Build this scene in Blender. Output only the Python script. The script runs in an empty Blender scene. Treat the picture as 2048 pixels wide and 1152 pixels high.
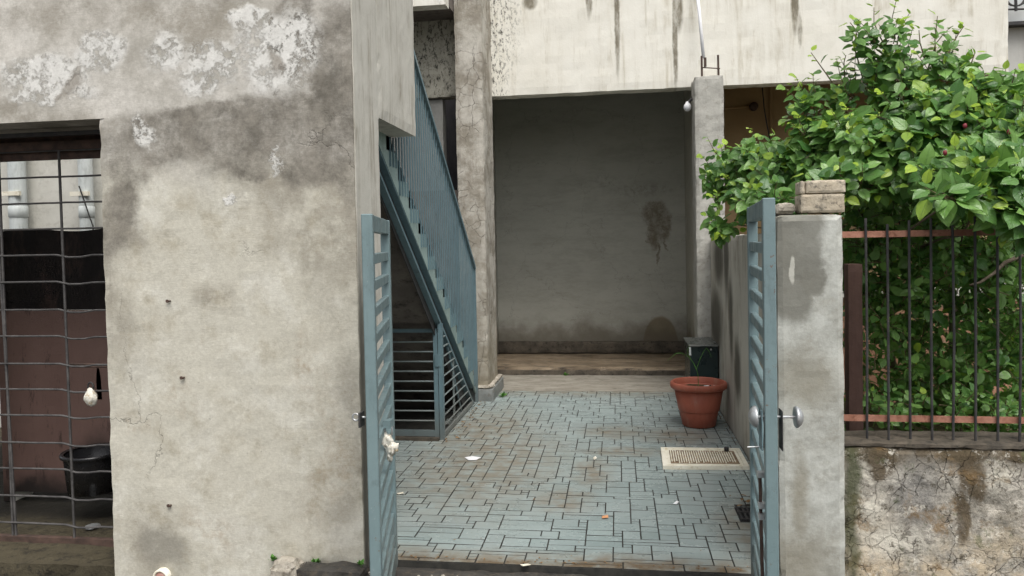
import bpy, bmesh, math, random
from mathutils import Vector, Matrix, noise as mnoise
R = math.radians
random.seed(11)
SC = bpy.context.scene
COL = SC.collection

# ------------------------------------------------------------------ camera
F, PX, PY, CH = 1505.0, 1024.0, 525.0, 1.6
yaw, pitch, roll = R(8.0), R(-1.55), R(1.15)
fw = Vector((-math.sin(yaw)*math.cos(pitch), math.cos(yaw)*math.cos(pitch), math.sin(pitch)))
r0 = Vector((math.cos(yaw), math.sin(yaw), 0)); u0 = r0.cross(fw)
cr = r0*math.cos(roll) - u0*math.sin(roll); cu = u0*math.cos(roll) + r0*math.sin(roll)
CAM = Vector((0, 0, CH))
cd = bpy.data.cameras.new('camera'); cam = bpy.data.objects.new('camera', cd); COL.objects.link(cam)
cam.matrix_world = Matrix(((cr.x, cu.x, -fw.x, 0), (cr.y, cu.y, -fw.y, 0), (cr.z, cu.z, -fw.z, CH), (0, 0, 0, 1)))
cd.sensor_width = 36; cd.lens = 36*F/2048; cd.shift_y = -(576-PY)/2048
cd.clip_start = .05; cd.clip_end = 600
SC.camera = cam

def at(x, y, Y=None, X=None, Z=None):
    """the place in the yard that was measured at pixel (x, y) of the photograph, on a known plane"""
    d = fw + cr*((x-PX)/F) - cu*((y-PY)/F)
    if Y is not None: t = Y/d.y
    elif X is not None: t = X/d.x
    else: t = (Z-CH)/d.z
    return CAM + d*t

# ------------------------------------------------------------------ light: overcast daylight
SUN_EL, SUN_AZ = R(60), R(152)      # azimuth clockwise from +Y
w = bpy.data.worlds.new('World'); SC.world = w; w.use_nodes = True
nt = w.node_tree; bg = nt.nodes['Background']
sky = nt.nodes.new('ShaderNodeTexSky'); sky.sky_type = 'NISHITA'; sky.sun_disc = False
sky.sun_elevation = SUN_EL; sky.sun_rotation = SUN_AZ; sky.air_density = 1.0; sky.dust_density = 5.0; sky.ozone_density = 1.0
hs = nt.nodes.new('ShaderNodeHueSaturation'); hs.inputs['Saturation'].default_value = .25
nt.links.new(sky.outputs[0], hs.inputs['Color']); nt.links.new(hs.outputs[0], bg.inputs['Color'])
bg.inputs['Strength'].default_value = .13
sl = bpy.data.lights.new('sun', 'SUN'); sl.energy = 1.3; sl.angle = R(35); sl.color = (1, .96, .9)
so = bpy.data.objects.new('sun', sl); COL.objects.link(so)
sdir = Vector((math.sin(SUN_AZ)*math.cos(SUN_EL), math.cos(SUN_AZ)*math.cos(SUN_EL), math.sin(SUN_EL)))
so.rotation_euler = sdir.to_track_quat('Z', 'Y').to_euler(); so.location = (0, -3, 12)
SC.view_settings.view_transform = 'Standard'; SC.view_settings.look = 'None'
SC.view_settings.gamma = 1; SC.view_settings.use_curve_mapping = False
SC.view_settings.exposure = 0.55

# ------------------------------------------------------------------ materials
class NB:
    """small node builder"""
    def __init__(s, name, rough=.8, spec=.3, metal=0):
        s.m = bpy.data.materials.new(name); s.m.use_nodes = True; s.t = s.m.node_tree
        s.b = s.t.nodes['Principled BSDF']; s.b.inputs['Roughness'].default_value = rough
        s.b.inputs['Specular IOR Level'].default_value = spec; s.b.inputs['Metallic'].default_value = metal
        g = s.n('ShaderNodeNewGeometry'); s.pos = g.outputs['Position']; s.geo = g
    def n(s, k, **kw):
        x = s.t.nodes.new(k)
        for a, v in kw.items(): setattr(x, a, v)
        return x
    def put(s, sock, v):
        if isinstance(v, bpy.types.NodeSocket): s.t.links.new(v, sock)
        elif isinstance(v, (int, float)): sock.default_value = v
        else: sock.default_value = tuple(v) + ((1,) if len(v) == 3 and sock.type == 'RGBA' else ())
    def noise(s, scale, detail=5, rough=.6, vec=None, dist=0, st=(1, 1, 1), col=False):
        v = s.vm('MULTIPLY', vec or s.pos, st) if st != (1, 1, 1) else (vec or s.pos)
        x = s.n('ShaderNodeTexNoise'); s.put(x.inputs['Vector'], v)
        x.inputs['Scale'].default_value = scale; x.inputs['Detail'].default_value = detail
        x.inputs['Roughness'].default_value = rough; x.inputs['Distortion'].default_value = dist
        return x.outputs['Color' if col else 'Fac']
    def vor(s, scale, vec=None, feat='DISTANCE_TO_EDGE'):
        x = s.n('ShaderNodeTexVoronoi', feature=feat); s.put(x.inputs['Vector'], vec or s.pos)
        x.inputs['Scale'].default_value = scale; return x.outputs['Distance']
    def vm(s, op, a, b):
        x = s.n('ShaderNodeVectorMath', operation=op); s.put(x.inputs[0], a); s.put(x.inputs[1], b)
        return x.outputs['Value' if op == 'LENGTH' else 'Vector']
    def ma(s, op, a, b=0, c=None):
        x = s.n('ShaderNodeMath', operation=op); s.put(x.inputs[0], a); s.put(x.inputs[1], b)
        if c is not None: s.put(x.inputs[2], c)
        return x.outputs[0]
    def mr(s, v, a, b, c=0, d=1, smooth=True):
        x = s.n('ShaderNodeMapRange'); x.interpolation_type = 'SMOOTHSTEP' if smooth else 'LINEAR'
        s.put(x.inputs['Value'], v)
        for k, q in zip(('From Min', 'From Max', 'To Min', 'To Max'), (a, b, c, d)): s.put(x.inputs[k], q)
        return x.outputs[0]
    def mix(s, f, a, b, mode='MIX'):
        x = s.n('ShaderNodeMix', data_type='RGBA', blend_type=mode)
        s.put(x.inputs[0], f); s.put(x.inputs[6], a); s.put(x.inputs[7], b); return x.outputs[2]
    def warp(s, scale=3, amt=.15, detail=6):
        return s.vm('ADD', s.pos, s.vm('MULTIPLY', s.vm('SUBTRACT', s.noise(scale, detail, .65, col=True), (.5, .5, .5)), (amt*2,)*3))
    def blob(s, wv, c, r, soft=.35):
        d = s.vm('LENGTH', s.vm('DIVIDE', s.vm('SUBTRACT', wv, tuple(c)), tuple(r)), (0, 0, 0))
        return s.mr(d, 1+soft, 1-soft)
    def blobs(s, wv, L, soft=.35):
        o = None
        for c, r in L:
            k = s.blob(wv, c, r, soft); o = k if o is None else s.ma('MAXIMUM', o, k)
        return o
    def xyz(s, v=None):
        x = s.n('ShaderNodeSeparateXYZ'); s.put(x.inputs[0], v or s.pos); return x.outputs
    def col(s, v): s.put(s.b.inputs['Base Color'], v); return s
    def rough(s, v): s.put(s.b.inputs['Roughness'], v); return s
    def bump(s, h, dist=.01, strength=1.0):
        x = s.n('ShaderNodeBump'); s.put(x.inputs['Height'], h); x.inputs['Distance'].default_value = dist
        x.inputs['Strength'].default_value = strength
        s.t.links.new(x.outputs[0], s.b.inputs['Normal']); return s

def px_blobs(L, Y=None, X=None):
    out = []
    for x, y, rx, ry in L:
        p = at(x, y, Y=Y, X=X)
        if Y is not None: out.append(((p.x, p.y, p.z), (rx/F*Y, 50, ry/F*Y)))
        else:
            a = at(x-rx, y, X=X); b = at(x+rx, y, X=X)
            out.append(((p.x, p.y, p.z), (50, abs(a.y-b.y)/2, ry/F*p.y)))
    return out

def cracks(b, scale, w=.01, amt=.12, seed=0):
    wv = b.vm('ADD', b.warp(2.2, amt), (seed, seed*.7, seed*1.3))
    return b.mr(b.vor(scale, wv), 0, w, 1, 0)

def mat_left_wall():
    b = NB('weathered_cream_plaster', .88, .15)
    wv = b.vm('ADD', b.vm('ADD', b.warp(3.2, .10, 10), b.vm('MULTIPLY', b.vm('SUBTRACT', b.noise(1.7, 2, .5, col=True), (.5, .5, .5)), (.55, .55, .55))), b.vm('MULTIPLY', b.vm('SUBTRACT', b.noise(26, 8, .8, col=True), (.5, .5, .5)), (.10, .10, .10))); wf = b.warp(5, .13, 10)
    z = b.xyz()[2]
    cream = b.mix(b.noise(1.6, 6, .65), (.485, .465, .39), (.60, .575, .495))
    c = b.mix(b.mr(b.noise(7, 8, .7), .46, .72, 0, .8), cream, (.39, .355, .275))
    c = b.mix(b.mr(b.noise(3.1, 9, .75, vec=b.vm('ADD', b.pos, (5, 2, 9))), .5, .62, 0, .55), c, (.66, .645, .575))
    grey = b.mix(b.mr(b.noise(3.5, 9, .75), .35, .65), (.39, .37, .325), (.61, .585, .535))
    c = b.mix(b.mr(b.ma('ADD', z, b.ma('MULTIPLY', b.noise(2.4, 6), .5)), 2.12, 2.42), c, grey)
    # old wet stain over the middle of the wall
    D = b.blobs(wv, px_blobs([(300, 300, 120, 90), (430, 330, 140, 75), (570, 245, 190, 60), (380, 235, 110, 34), (705, 220, 50, 210),
                             (650, 330, 120, 70), (240, 430, 55, 90), (620, 60, 50, 110), (520, 250, 120, 70), (760, 300, 60, 60), (480, 375, 60, 30)], Y=3.6), .30)
    D2 = b.blobs(wv, px_blobs([(240, 560, 45, 170), (590, 400, 150, 75), (690, 380, 60, 290), (30, 215, 140, 22), (640, 470, 34, 110), (150, 235, 120, 22),
                              (690, 900, 35, 200), (300, 1110, 60, 70), (380, 15, 200, 35), (100, 20, 160, 30), (460, 610, 60, 30)], Y=3.6), .8)
    n1 = b.mr(b.noise(5, 9, .72), .34, .60)
    c = b.mix(b.ma('MULTIPLY', D2, b.mr(n1, 0, 1, .12, .68)), c, (.26, .235, .19))
    c = b.mix(b.ma('MULTIPLY', D, b.mr(b.noise(3.6, 9, .78), .30, .58, .25, .95)), c, b.mix(b.mr(b.noise(6, 9, .78), .35, .65), (.125, .115, .096), (.25, .23, .195)))
    # flaking white distemper
    W = b.blobs(wf, px_blobs([(90, 150, 110, 50), (200, 105, 60, 40), (330, 110, 45, 45), (430, 125, 70, 45), (545, 105, 80, 80),
                             (590, 90, 50, 80), (500, 35, 45, 25), (400, 165, 50, 30), (100, 190, 100, 14), (285, 265, 20, 36), (548, 325, 16, 30),
                             (460, 405, 16, 13)], Y=3.6), .3)
    fl = b.mr(b.noise(9, 12, .85), .44, .50)
    Wm = b.ma('MULTIPLY', W, fl)
    c = b.mix(Wm, c, b.mix(b.noise(20, 6), (.60, .59, .555), (.78, .77, .73)))
    Bm = b.blobs(wv, px_blobs([(150, 145, 22, 22), (575, 125, 22, 26), (128, 160, 12, 10)], Y=3.6), .5)
    c = b.mix(b.ma('MULTIPLY', Bm, .75), c, (.27, .24, .20))
    # faint rust under the nails and grime round the pipe
    Rm = b.blobs(wv, px_blobs([(355, 790, 30, 35), (275, 845, 45, 30), (605, 700, 25, 45), (420, 1040, 60, 40), (640, 900, 26, 170)], Y=3.6), .9)
    c = b.mix(b.ma('MULTIPLY', Rm, b.mr(b.noise(16, 8, .75), .42, .66, 0, .6)), c, (.34, .27, .19))
    G = b.blobs(wv, px_blobs([(330, 1110, 58, 42), (600, 1150, 150, 22)], Y=3.6), .5)
    c = b.mix(b.ma('MULTIPLY', G, .6), c, (.22, .21, .18))
    # grit of the plaster
    g1 = b.mr(b.noise(46, 8, .85), .34, .66, -.16, .16, False); g2 = b.mr(b.noise(90, 4, .7, st=(.5, 1, 1.6)), .3, .7, -.09, .09, False)
    c = b.mix(1.0, c, b.mix(b.ma('ADD', b.ma('ADD', g1, g2), .5), (.62, .61, .59), (1.38, 1.39, 1.41)), 'MULTIPLY')
    # fine speckle, pinholes
    sp = b.mr(b.noise(70, 3, .6), .66, .72)
    c = b.mix(b.ma('MULTIPLY', sp, .45), c, (.2, .185, .15))
    ck = b.ma('MULTIPLY', cracks(b, 1.7, .006, .22), b.mr(b.noise(1.2, 2), .56, .66))
    c = b.mix(b.ma('MULTIPLY', ck, .4), c, (.12, .11, .09))
    b.col(c)
    h = b.ma('ADD', b.ma('MULTIPLY', b.noise(38, 6, .7), .5), b.ma('MULTIPLY', b.ma('MULTIPLY', b.noise(60, 3, .6, st=(.35, 1, 2.0)), b.mr(b.noise(1.5, 3), .4, .6)), .28))
    h = b.ma('ADD', h, b.ma('MULTIPLY', Wm, .55)); h = b.ma('SUBTRACT', h, b.ma('MULTIPLY', ck, .8))
    b.bump(h, .005, .75)
    return b.m

def mat_streaked(name, c1, c2, dark, streak=.5, px=None, Y=None, X=None, speck=None, scale=9, bands=None, dark_patch=None, crack=0):
    b = NB(name, .85, .2)
    c = b.mix(b.noise(2.2, 7, .65), c1, c2)
    st = b.ma('MULTIPLY', b.mr(b.noise(scale, 7, .7, st=(1, 1, .09), dist=.6), .44, .74), b.mr(b.noise(2.6, 5, .65), .36, .62))
    c = b.mix(b.ma('MULTIPLY', st, streak), c, dark)
    st2 = b.ma('MULTIPLY', b.mr(b.noise(scale*3.2, 6, .75, st=(1, 1, .09), dist=.4), .50, .72), b.mr(b.noise(4.5, 5, .65), .40, .62))
    c = b.mix(b.ma('MULTIPLY', st2, streak*.55), c, dark)
    if px:
        wv = b.warp(14, .012, 4)
        m = b.blobs(wv, px_blobs(px, Y=Y, X=X), .35)
        c = b.mix(b.ma('MULTIPLY', m, b.mr(b.noise(14, 7, .75, st=(1, 1, .3)), .3, .6, .35, .95)), c, tuple(q*.45 for q in dark))
    if speck:
        m = b.blobs(b.warp(6, .06, 6), px_blobs(speck, Y=Y, X=X), .7)
        k = b.mr(b.noise(38, 8, .8, st=(1, 1, .5)), .50, .60)
        c = b.mix(b.ma('MULTIPLY', m, k), c, (.05, .048, .04))
    if dark_patch:  # near-black brown patches at the listed spots
        m = b.blobs(b.warp(6, .05, 6), px_blobs(dark_patch, Y=Y, X=X), .5)
        c = b.mix(b.ma('MULTIPLY', m, .85), c, (.07, .065, .05))
    h = b.ma('ADD', b.noise(34, 6, .7), b.ma('MULTIPLY', st, .3))
    if crack:
        k = cracks(b, crack, .012, .1, 3)
        c = b.mix(b.ma('MULTIPLY', k, .55), c, (.13, .11, .09)); h = b.ma('SUBTRACT', h, k)
    b.col(c); b.bump(h, .0035, .55)
    return b.m

def mat_column():
    b = NB('cracked_column_plaster', .85, .2)
    c = b.mix(b.mr(b.noise(3.2, 8, .7), .38, .62), (.27, .245, .20), (.50, .475, .42))
    c = b.mix(b.mr(b.noise(8, 6, .7, st=(1, 1, .25)), .5, .68, 0, .6), c, (.23, .20, .16))
    k = cracks(b, 7.5, .022, .09, 5); k = b.ma('MULTIPLY', k, b.mr(b.noise(2.5, 3), .42, .52))
    c = b.mix(b.ma('MULTIPLY', k, .6), c, (.13, .11, .085))
    z = b.xyz()[2]
    dirt = b.ma('MULTIPLY', b.mr(b.ma('ADD', z, b.ma('MULTIPLY', b.noise(5, 5), 1.2)), 1.7, .5), .6)
    c = b.mix(dirt, c, (.24, .20, .13))
    b.col(c); b.bump(b.ma('SUBTRACT', b.noise(26, 7, .7), k), .008, .8)
    return b.m

def mat_room_wall():
    b = NB('room_wall_plaster', .75, .25)
    c = b.mix(b.noise(1.4, 6, .6), (.37, .37, .325), (.50, .495, .44))
    c = b.mix(b.mr(b.noise(3.5, 10, .8, st=(.5, 1, 1.6)), .42, .66, 0, .45), c, (.27, .26, .22))
    wv = b.vm('ADD', b.warp(6, .10, 8), b.vm('MULTIPLY', b.vm('SUBTRACT', b.noise(30, 6, .8, col=True), (.5, .5, .5)), (.08, .08, .08)))
    m = b.blobs(wv, px_blobs([(1312, 428, 24, 26), (1325, 445, 18, 34), (1306, 465, 10, 34), (1316, 505, 3, 24), (1330, 470, 3, 30)], Y=10.1), .30)
    c = b.mix(b.ma('MULTIPLY', m, b.mr(b.noise(9, 9, .8), .35, .6, .3, .85)), c, (.15, .12, .08))
    m = b.blobs(wv, px_blobs([(1210, 362, 26, 12), (1290, 380, 60, 10)], Y=10.1), .8)
    c = b.mix(b.ma('MULTIPLY', m, b.mr(b.noise(14, 9, .8), .42, .6, 0, .5)), c, (.2, .19, .16))
    k = cracks(b, 1.1, .006, .3, 4); c = b.mix(b.ma('MULTIPLY', k, .35), c, (.14, .13, .11))
    wv2 = b.warp(5, .02, 4)
    m = b.blobs(wv2, px_blobs([(1322, 690, 34, 56)], Y=10.1), .06)
    c = b.mix(b.ma('MULTIPLY', m, .8), c, (.21, .165, .095))
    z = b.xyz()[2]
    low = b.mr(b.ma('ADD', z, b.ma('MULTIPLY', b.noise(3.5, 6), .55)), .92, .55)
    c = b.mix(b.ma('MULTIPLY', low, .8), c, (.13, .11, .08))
    b.col(c); b.bump(b.ma('ADD', b.noise(8, 7, .6), b.ma('MULTIPLY', b.noise(36, 5, .7), .35)), .008, .6)
    return b.m

def mat_pillar():
    b = NB('grey_cement_render', .85, .2)
    c = b.mix(b.mr(b.noise(3.4, 9, .78), .36, .64), (.34, .34, .305), (.53, .54, .50))
    c = b.mix(b.mr(b.noise(14, 8, .75), .5, .66, 0, .4), c, (.27, .255, .21))
    wv = b.warp(5, .045, 8)
    m = b.blobs(b.warp(6, .07, 9), px_blobs([(1600, 460, 52, 44), (1570, 480, 44, 90), (1580, 570, 42, 74), (1606, 510, 40, 60), (1625, 565, 26, 30), (1580, 425, 90, 14)], Y=3.6), .22)
    c = b.mix(b.ma('MULTIPLY', m, .8), c, (.155, .15, .125))
    wl = b.blobs(b.warp(18, .012, 4), px_blobs([(1584, 540, 5, 26)], Y=3.6), .2)
    c = b.mix(b.ma('MULTIPLY', wl, .8), c, (.55, .54, .48))
    m = b.blobs(wv, px_blobs([(1620, 420, 95, 8), (1610, 760, 60, 50), (1590, 1130, 70, 60), (1600, 1000, 14, 90)], Y=3.6), .7)
    c = b.mix(b.ma('MULTIPLY', m, .6), c, (.20, .175, .12))
    b.col(c); b.bump(b.ma('ADD', b.noise(30, 7, .7), b.ma('MULTIPLY', b.noise(4, 3), .5)), .005, .6)
    return b.m

def mat_low_wall():
    b = NB('cracked_mouldy_plaster', .92, .12)
    c = b.mix(b.mr(b.noise(7, 9, .78), .4, .6), (.24, .225, .19), (.56, .52, .45))
    z = b.xyz()[2]
    warm = b.mr(b.ma('ADD', z, b.ma('MULTIPLY', b.noise(3, 5), .4)), .62, .25)
    c = b.mix(b.ma('MULTIPLY', warm, b.mr(b.noise(6, 6, .7), .35, .6)), c, (.60, .50, .36))
    wv = b.warp(9, .05, 7)
    tb = b.mr(b.ma('ADD', z, b.ma('MULTIPLY', b.noise(7, 9, .8), .42)), .70, .80)
    wl = b.ma('MULTIPLY', b.blobs(wv, px_blobs([(1735, 1000, 26, 80), (1800, 1080, 60, 30), (1990, 950, 40, 30)], Y=3.7), .6), b.mr(b.noise(12, 6, .7), .4, .52))
    c = b.mix(wl, c, (.72, .68, .58))
    m = b.blobs(wv, px_blobs([(1760, 915, 24, 28), (1845, 905, 16, 12), (1920, 900, 48, 30), (1760, 940, 18, 18), (1935, 935, 18, 44), (1955, 960, 16, 40), (1925, 1030, 12, 50), (2035, 915, 25, 10)], Y=3.7), .3)
    c = b.mix(b.ma('MULTIPLY', m, .9), c, b.mix(b.noise(20, 5), (.06, .045, .03), (.16, .12, .07)))
    c = b.mix(b.ma('MULTIPLY', tb, .85), c, b.mix(b.noise(16, 8, .8), (.05, .04, .025), (.19, .145, .09)))
    g = b.blobs(wv, px_blobs([(1830, 1000, 45, 70), (1880, 1050, 30, 20)], Y=3.7), .6)
    c = b.mix(b.ma('MULTIPLY', g, .6), c, (.25, .245, .235))
    sp = b.mr(b.noise(17, 10, .85), .53, .60)
    c = b.mix(b.ma('MULTIPLY', sp, .75), c, (.07, .058, .035))
    c = b.mix(b.ma('MULTIPLY', b.mr(b.noise(11, 10, .85, vec=b.vm('ADD', b.pos, (8, 8, 2))), .55, .60), .7), c, (.74, .70, .61))
    br = b.mr(b.noise(5.5, 7, .7, vec=b.vm('ADD', b.pos, (9, 3, 4))), .56, .68)
    c = b.mix(b.ma('MULTIPLY', br, .75), c, (.24, .155, .07))
    c = b.mix(b.ma('MULTIPLY', b.mr(b.noise(9, 7, .75, vec=b.vm('ADD', b.pos, (2, 5, 7))), .58, .66), .6), c, (.10, .12, .05))
    mo = b.blobs(wv, px_blobs([(1703, 1000, 14, 220)], Y=3.7), .6)
    c = b.mix(b.ma('MULTIPLY', mo, .8), c, (.08, .09, .045))
    k = b.ma('MULTIPLY', cracks(b, 6.5, .012, .13, 2), b.mr(b.noise(3.4, 4), .44, .54)); k = b.ma('MAXIMUM', k, b.ma('MULTIPLY', cracks(b, 15, .022, .07, 7), b.mr(b.noise(4.4, 4, vec=b.vm('ADD', b.pos, (3, 1, 6))), .54, .62)))
    c = b.mix(b.ma('MULTIPLY', k, .55), c, (.10, .085, .06))
    b.col(c); b.bump(b.ma('SUBTRACT', b.ma('ADD', b.noise(22, 8, .75), b.ma('MULTIPLY', b.noise(6, 4), .8)), b.ma('MULTIPLY', k, 1.0)), .016, 1.0)
    return b.m

def mat_plain(name, c1, c2, rough=.8, scale=6, bump=.003, spec=.3, metal=0, dark=None, damt=.5, st=(1, 1, 1)):
    b = NB(name, rough, spec, metal)
    c = b.mix(b.mr(b.noise(scale, 7, .65, st=st), .3, .7), c1, c2)
    if dark: c = b.mix(b.mr(b.noise(scale*2.7, 7, .75, vec=b.vm('ADD', b.pos, (3, 8, 1)), st=st), .5, .68, 0, damt), c, dark)
    b.col(c); b.rough(b.mr(b.noise(scale*2, 4), .2, .8, max(rough-.1, .05), min(rough+.1, 1)))
    if bump: b.bump(b.noise(scale*6, 5, .65), bump, .7)
    return b.m

def mat_paint(name, c1, c2, rust=.25, rough=.42):
    b = NB(name, rough, .5)
    c = b.mix(b.noise(5, 6, .6), c1, c2)
    c = b.mix(b.mr(b.noise(16, 7, .7, st=(1, 1, .25)), .5, .74, 0, .45), c, tuple(q*.55 for q in c1))
    c = b.mix(b.mr(b.noise(9, 9, .8, vec=b.vm('ADD', b.pos, (4, 4, 1))), .52, .70, 0, .6), c, tuple(q*.5+.02 for q in c1))
    c = b.mix(b.mr(b.noise(22, 9, .8), .62, .66, 0, rust*3), c, (.15, .07, .035))
    c = b.mix(b.mr(b.noise(34, 8, .8, vec=b.vm('ADD', b.pos, (7, 4, 3))), .64, .67, 0, .5), c, (.42, .44, .42))
    z = b.xyz()[2]
    c = b.mix(b.ma('MULTIPLY', b.mr(b.ma('ADD', z, b.ma('MULTIPLY', b.noise(12, 5), .3)), .55, .15), .5), c, (.12, .10, .075))
    b.col(c); b.rough(b.mr(b.noise(9, 6), .3, .7, rough-.12, rough+.2)); b.bump(b.noise(40, 5, .6), .0015, .6)
    return b.m

def mat_tile():
    b = NB('courtyard_tile_glaze', .32, .45)
    oi = b.n('ShaderNodeObjectInfo')
    c = b.mix(oi.outputs['Random'], (.215, .285, .282), (.30, .375, .368))
    c = b.mix(b.noise(2.1, 5, .6), c, (.31, .35, .345))
    y = b.xyz()[1]
    wv = b.warp(3, .12, 6)
    D = b.blobs(wv, [((.15, 3.72, 0), (1.0, .10, 50)), ((-.8, 3.72, 0), (.8, .12, 50)), ((-.2, 5.2, 0), (.14, .3, 50)), ((.0, 5.7, 0), (.3, .12, 50)),
                     ((-1.0, 5.4, 0), (.55, 1.0, 50)), ((-1.15, 6.3, 0), (.4, .8, 50)), ((.75, 4.2, 0), (.2, .45, 50)), ((-.35, 4.6, 0), (.16, .2, 50)),
                     ((-.2, 8.1, 0), (2, .35, 50)), ((.45, 6.2, 0), (.3, .2, 50)), ((-.05, 6.3, 0), (.25, .2, 50))], .8)
    c = b.mix(b.ma('MULTIPLY', D, b.mr(b.noise(9, 8, .7), .3, .62, .15, .8)), c, (.19, .15, .10))
    Fn = b.blobs(wv, [((0, 3.67, 0), (1.6, .055, 50))], .6)
    c = b.mix(b.ma('MULTIPLY', Fn, b.mr(b.noise(7, 7, .7), .35, .55, .1, .95)), c, (.13, .09, .05))
    c = b.mix(b.mr(b.noise(60, 3, .6), .62, .70, 0, .35), c, (.14, .13, .11))
    c = b.mix(b.mr(b.noise(45, 6, .7, st=(.5, 1.3, 1)), .55, .7, 0, .12), c, (.17, .17, .15))
    b.col(c)
    b.rough(b.mr(b.ma('ADD', b.noise(3, 6, .65), b.ma('MULTIPLY', D, .2)),   .35, .75, .11, .48))
    b.bump(b.ma('ADD', b.noise(14, 5, .6), b.noise(70, 3, .6, st=(.2, 1.5, 1))), .0022, .6)
    return b.m

def mat_ground():
    b = NB('street_asphalt', .9, .2)
    c = b.mix(b.noise(5, 8, .7), (.035, .035, .033), (.075, .072, .065))
    c = b.mix(b.mr(b.noise(55, 5, .7), .55, .64), c, (.17, .16, .14))
    b.col(c); b.bump(b.noise(45, 6, .75), .012, .9); return b.m

def mat_leaf():
    b = NB('hibiscus_leaf', .30, .55)
    uv = b.n('ShaderNodeUVMap'); uv.uv_map = 'leaf'
    s = b.xyz(uv.outputs[0]); u, v = s[0], s[1]            # u across -1..1 -> 0..1, v along
    at_ = b.n('ShaderNodeAttribute'); at_.attribute_name = 'tint'; t = at_.outputs['Fac']
    oi = b.n('ShaderNodeObjectInfo')
    rnd = b.ma('FRACT', b.ma('ADD', b.ma('MULTIPLY', t, 7.3), oi.outputs['Random']))
    c = b.mix(rnd, (.045, .145, .028), (.23, .42, .105))
    c = b.mix(b.mr(t, .80, .97), c, (.36, .52, .05))
    au = b.ma('ABSOLUTE', b.ma('SUBTRACT', u, .5))
    mid = b.mr(au, .0, .035, 1, 0)
    q = b.ma('FRACT', b.ma('MULTIPLY', b.ma('SUBTRACT', v, b.ma('MULTIPLY', au, .55)), 6.5))
    side = b.ma('MULTIPLY', b.mr(b.ma('ABSOLUTE', b.ma('SUBTRACT', q, .5)), 0, .09, 1, 0), .5)
    vn = b.ma('MAXIMUM', mid, side)
    c = b.mix(b.ma('MULTIPLY', vn, .5), c, (.16, .30, .09))
    c = b.mix(b.mr(b.noise(30, 5, .7), .60, .68, 0, .5), c, (.10, .10, .03))
    b.col(c)
    b.bump(b.ma('SUBTRACT', b.noise(60, 3), b.ma('MULTIPLY', vn, .8)), .003, .8)
    tr = b.n('ShaderNodeBsdfTranslucent'); b.put(tr.inputs['Color'], b.mix(.5, c, (.22, .42, .05)))
    mx = b.n('ShaderNodeMixShader'); mx.inputs[0].default_value = .28
    out = b.t.nodes['Material Output']
    b.t.links.new(b.b.outputs[0], mx.inputs[1]); b.t.links.new(tr.outputs[0], mx.inputs[2]); b.t.links.new(mx.outputs[0], out.inputs[0])
    return b.m

M = {}
M['lwall'] = mat_left_wall()
M['jamb'] = mat_streaked('streaked_jamb_plaster', (.46, .445, .39), (.64, .62, .56), (.24, .21, .16), 1.0, X=-1.285,
                         dark_patch=[(727, 900, 8, 420)], scale=11)
M['facade'] = mat_streaked('white_facade_plaster', (.66, .63, .545), (.86, .845, .78), (.40, .35, .25), .9, Y=8.1,
                           px=[(1234, 40, 5, 100), (1178, 0, 6, 32), (1350, 60, 5, 110), (1356, 20, 9, 40), (1590, 0, 7, 60), (1600, 60, 4, 30), (1060, 5, 14, 14)],
                           speck=[(980, 40, 48, 130), (990, 170, 22, 90)], scale=6)
M['rough'] = mat_streaked('rough_mouldy_plaster', (.36, .35, .30), (.50, .48, .40), (.10, .10, .085), .5, Y=7.75,
                          speck=[(865, 110, 80, 120)], scale=12)
M['column'] = mat_column()
M['room'] = mat_room_wall()
M['pillar'] = mat_pillar()
M['low'] = mat_low_wall()
M['side'] = mat_streaked('streaked_yard_wall', (.40, .375, .32), (.62, .60, .54), (.20, .165, .125), 1.0, scale=10, dark_patch=[(1432, 640, 12, 60), (1437, 520, 9, 50), (1452, 500, 5, 90), (1475, 740, 6, 60), (1462, 640, 4, 80)], X=.92)
M['ccol'] = mat_plain('bare_concrete', (.33, .32, .29), (.46, .45, .41), .85, 5, .006, .2, dark=(.24, .225, .19), damt=.7)
M['dirtyconc'] = mat_plain('dirty_concrete', (.14, .105, .07), (.33, .26, .18), .5, 5, .006, .35, dark=(.035, .03, .026), damt=.95, st=(.4, 1.5, 1))
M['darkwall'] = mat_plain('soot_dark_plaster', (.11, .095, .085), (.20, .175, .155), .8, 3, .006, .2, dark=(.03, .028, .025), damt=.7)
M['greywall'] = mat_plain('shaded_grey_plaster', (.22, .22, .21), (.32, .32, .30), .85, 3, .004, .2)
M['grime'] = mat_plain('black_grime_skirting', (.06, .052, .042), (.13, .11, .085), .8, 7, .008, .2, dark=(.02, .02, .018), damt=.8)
M['cementstrip'] = mat_plain('cement_smear', (.22, .20, .165), (.33, .31, .265), .7, 5, .006, .3, dark=(.11, .095, .075), damt=.9, st=(.6, 1.6, 1))
M['tile'] = mat_tile()
M['grout'] = mat_plain('wet_dark_grout', (.025, .026, .024), (.055, .052, .045), .7, 20, .002)
M['ground'] = mat_ground()
M['steel'] = mat_paint('blue_grey_gate_paint', (.145, .210, .222), (.20, .275, .282), .30, .40)
M['stair'] = mat_paint('blue_stair_paint', (.105, .175, .205), (.15, .23, .255), .2, .45)
M['stairold'] = mat_paint('flaking_green_blue_paint', (.22, .31, .30), (.33, .42, .39), .5, .6)
M['rodpaint'] = mat_paint('grey_rod_paint', (.16, .20, .20), (.24, .28, .28), .35, .5)
M['rust'] = mat_plain('rusty_red_iron', (.26, .115, .075), (.42, .21, .15), .8, 14, .003, .3, dark=(.16, .06, .035), damt=.8)
M['rustdark'] = mat_plain('dark_rusted_iron', (.05, .034, .028), (.11, .07, .055), .75, 20, .003, .3)
M['iron'] = mat_plain('black_iron_bar', (.028, .028, .030), (.06, .057, .055), .6, 18, .002, .4)
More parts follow.
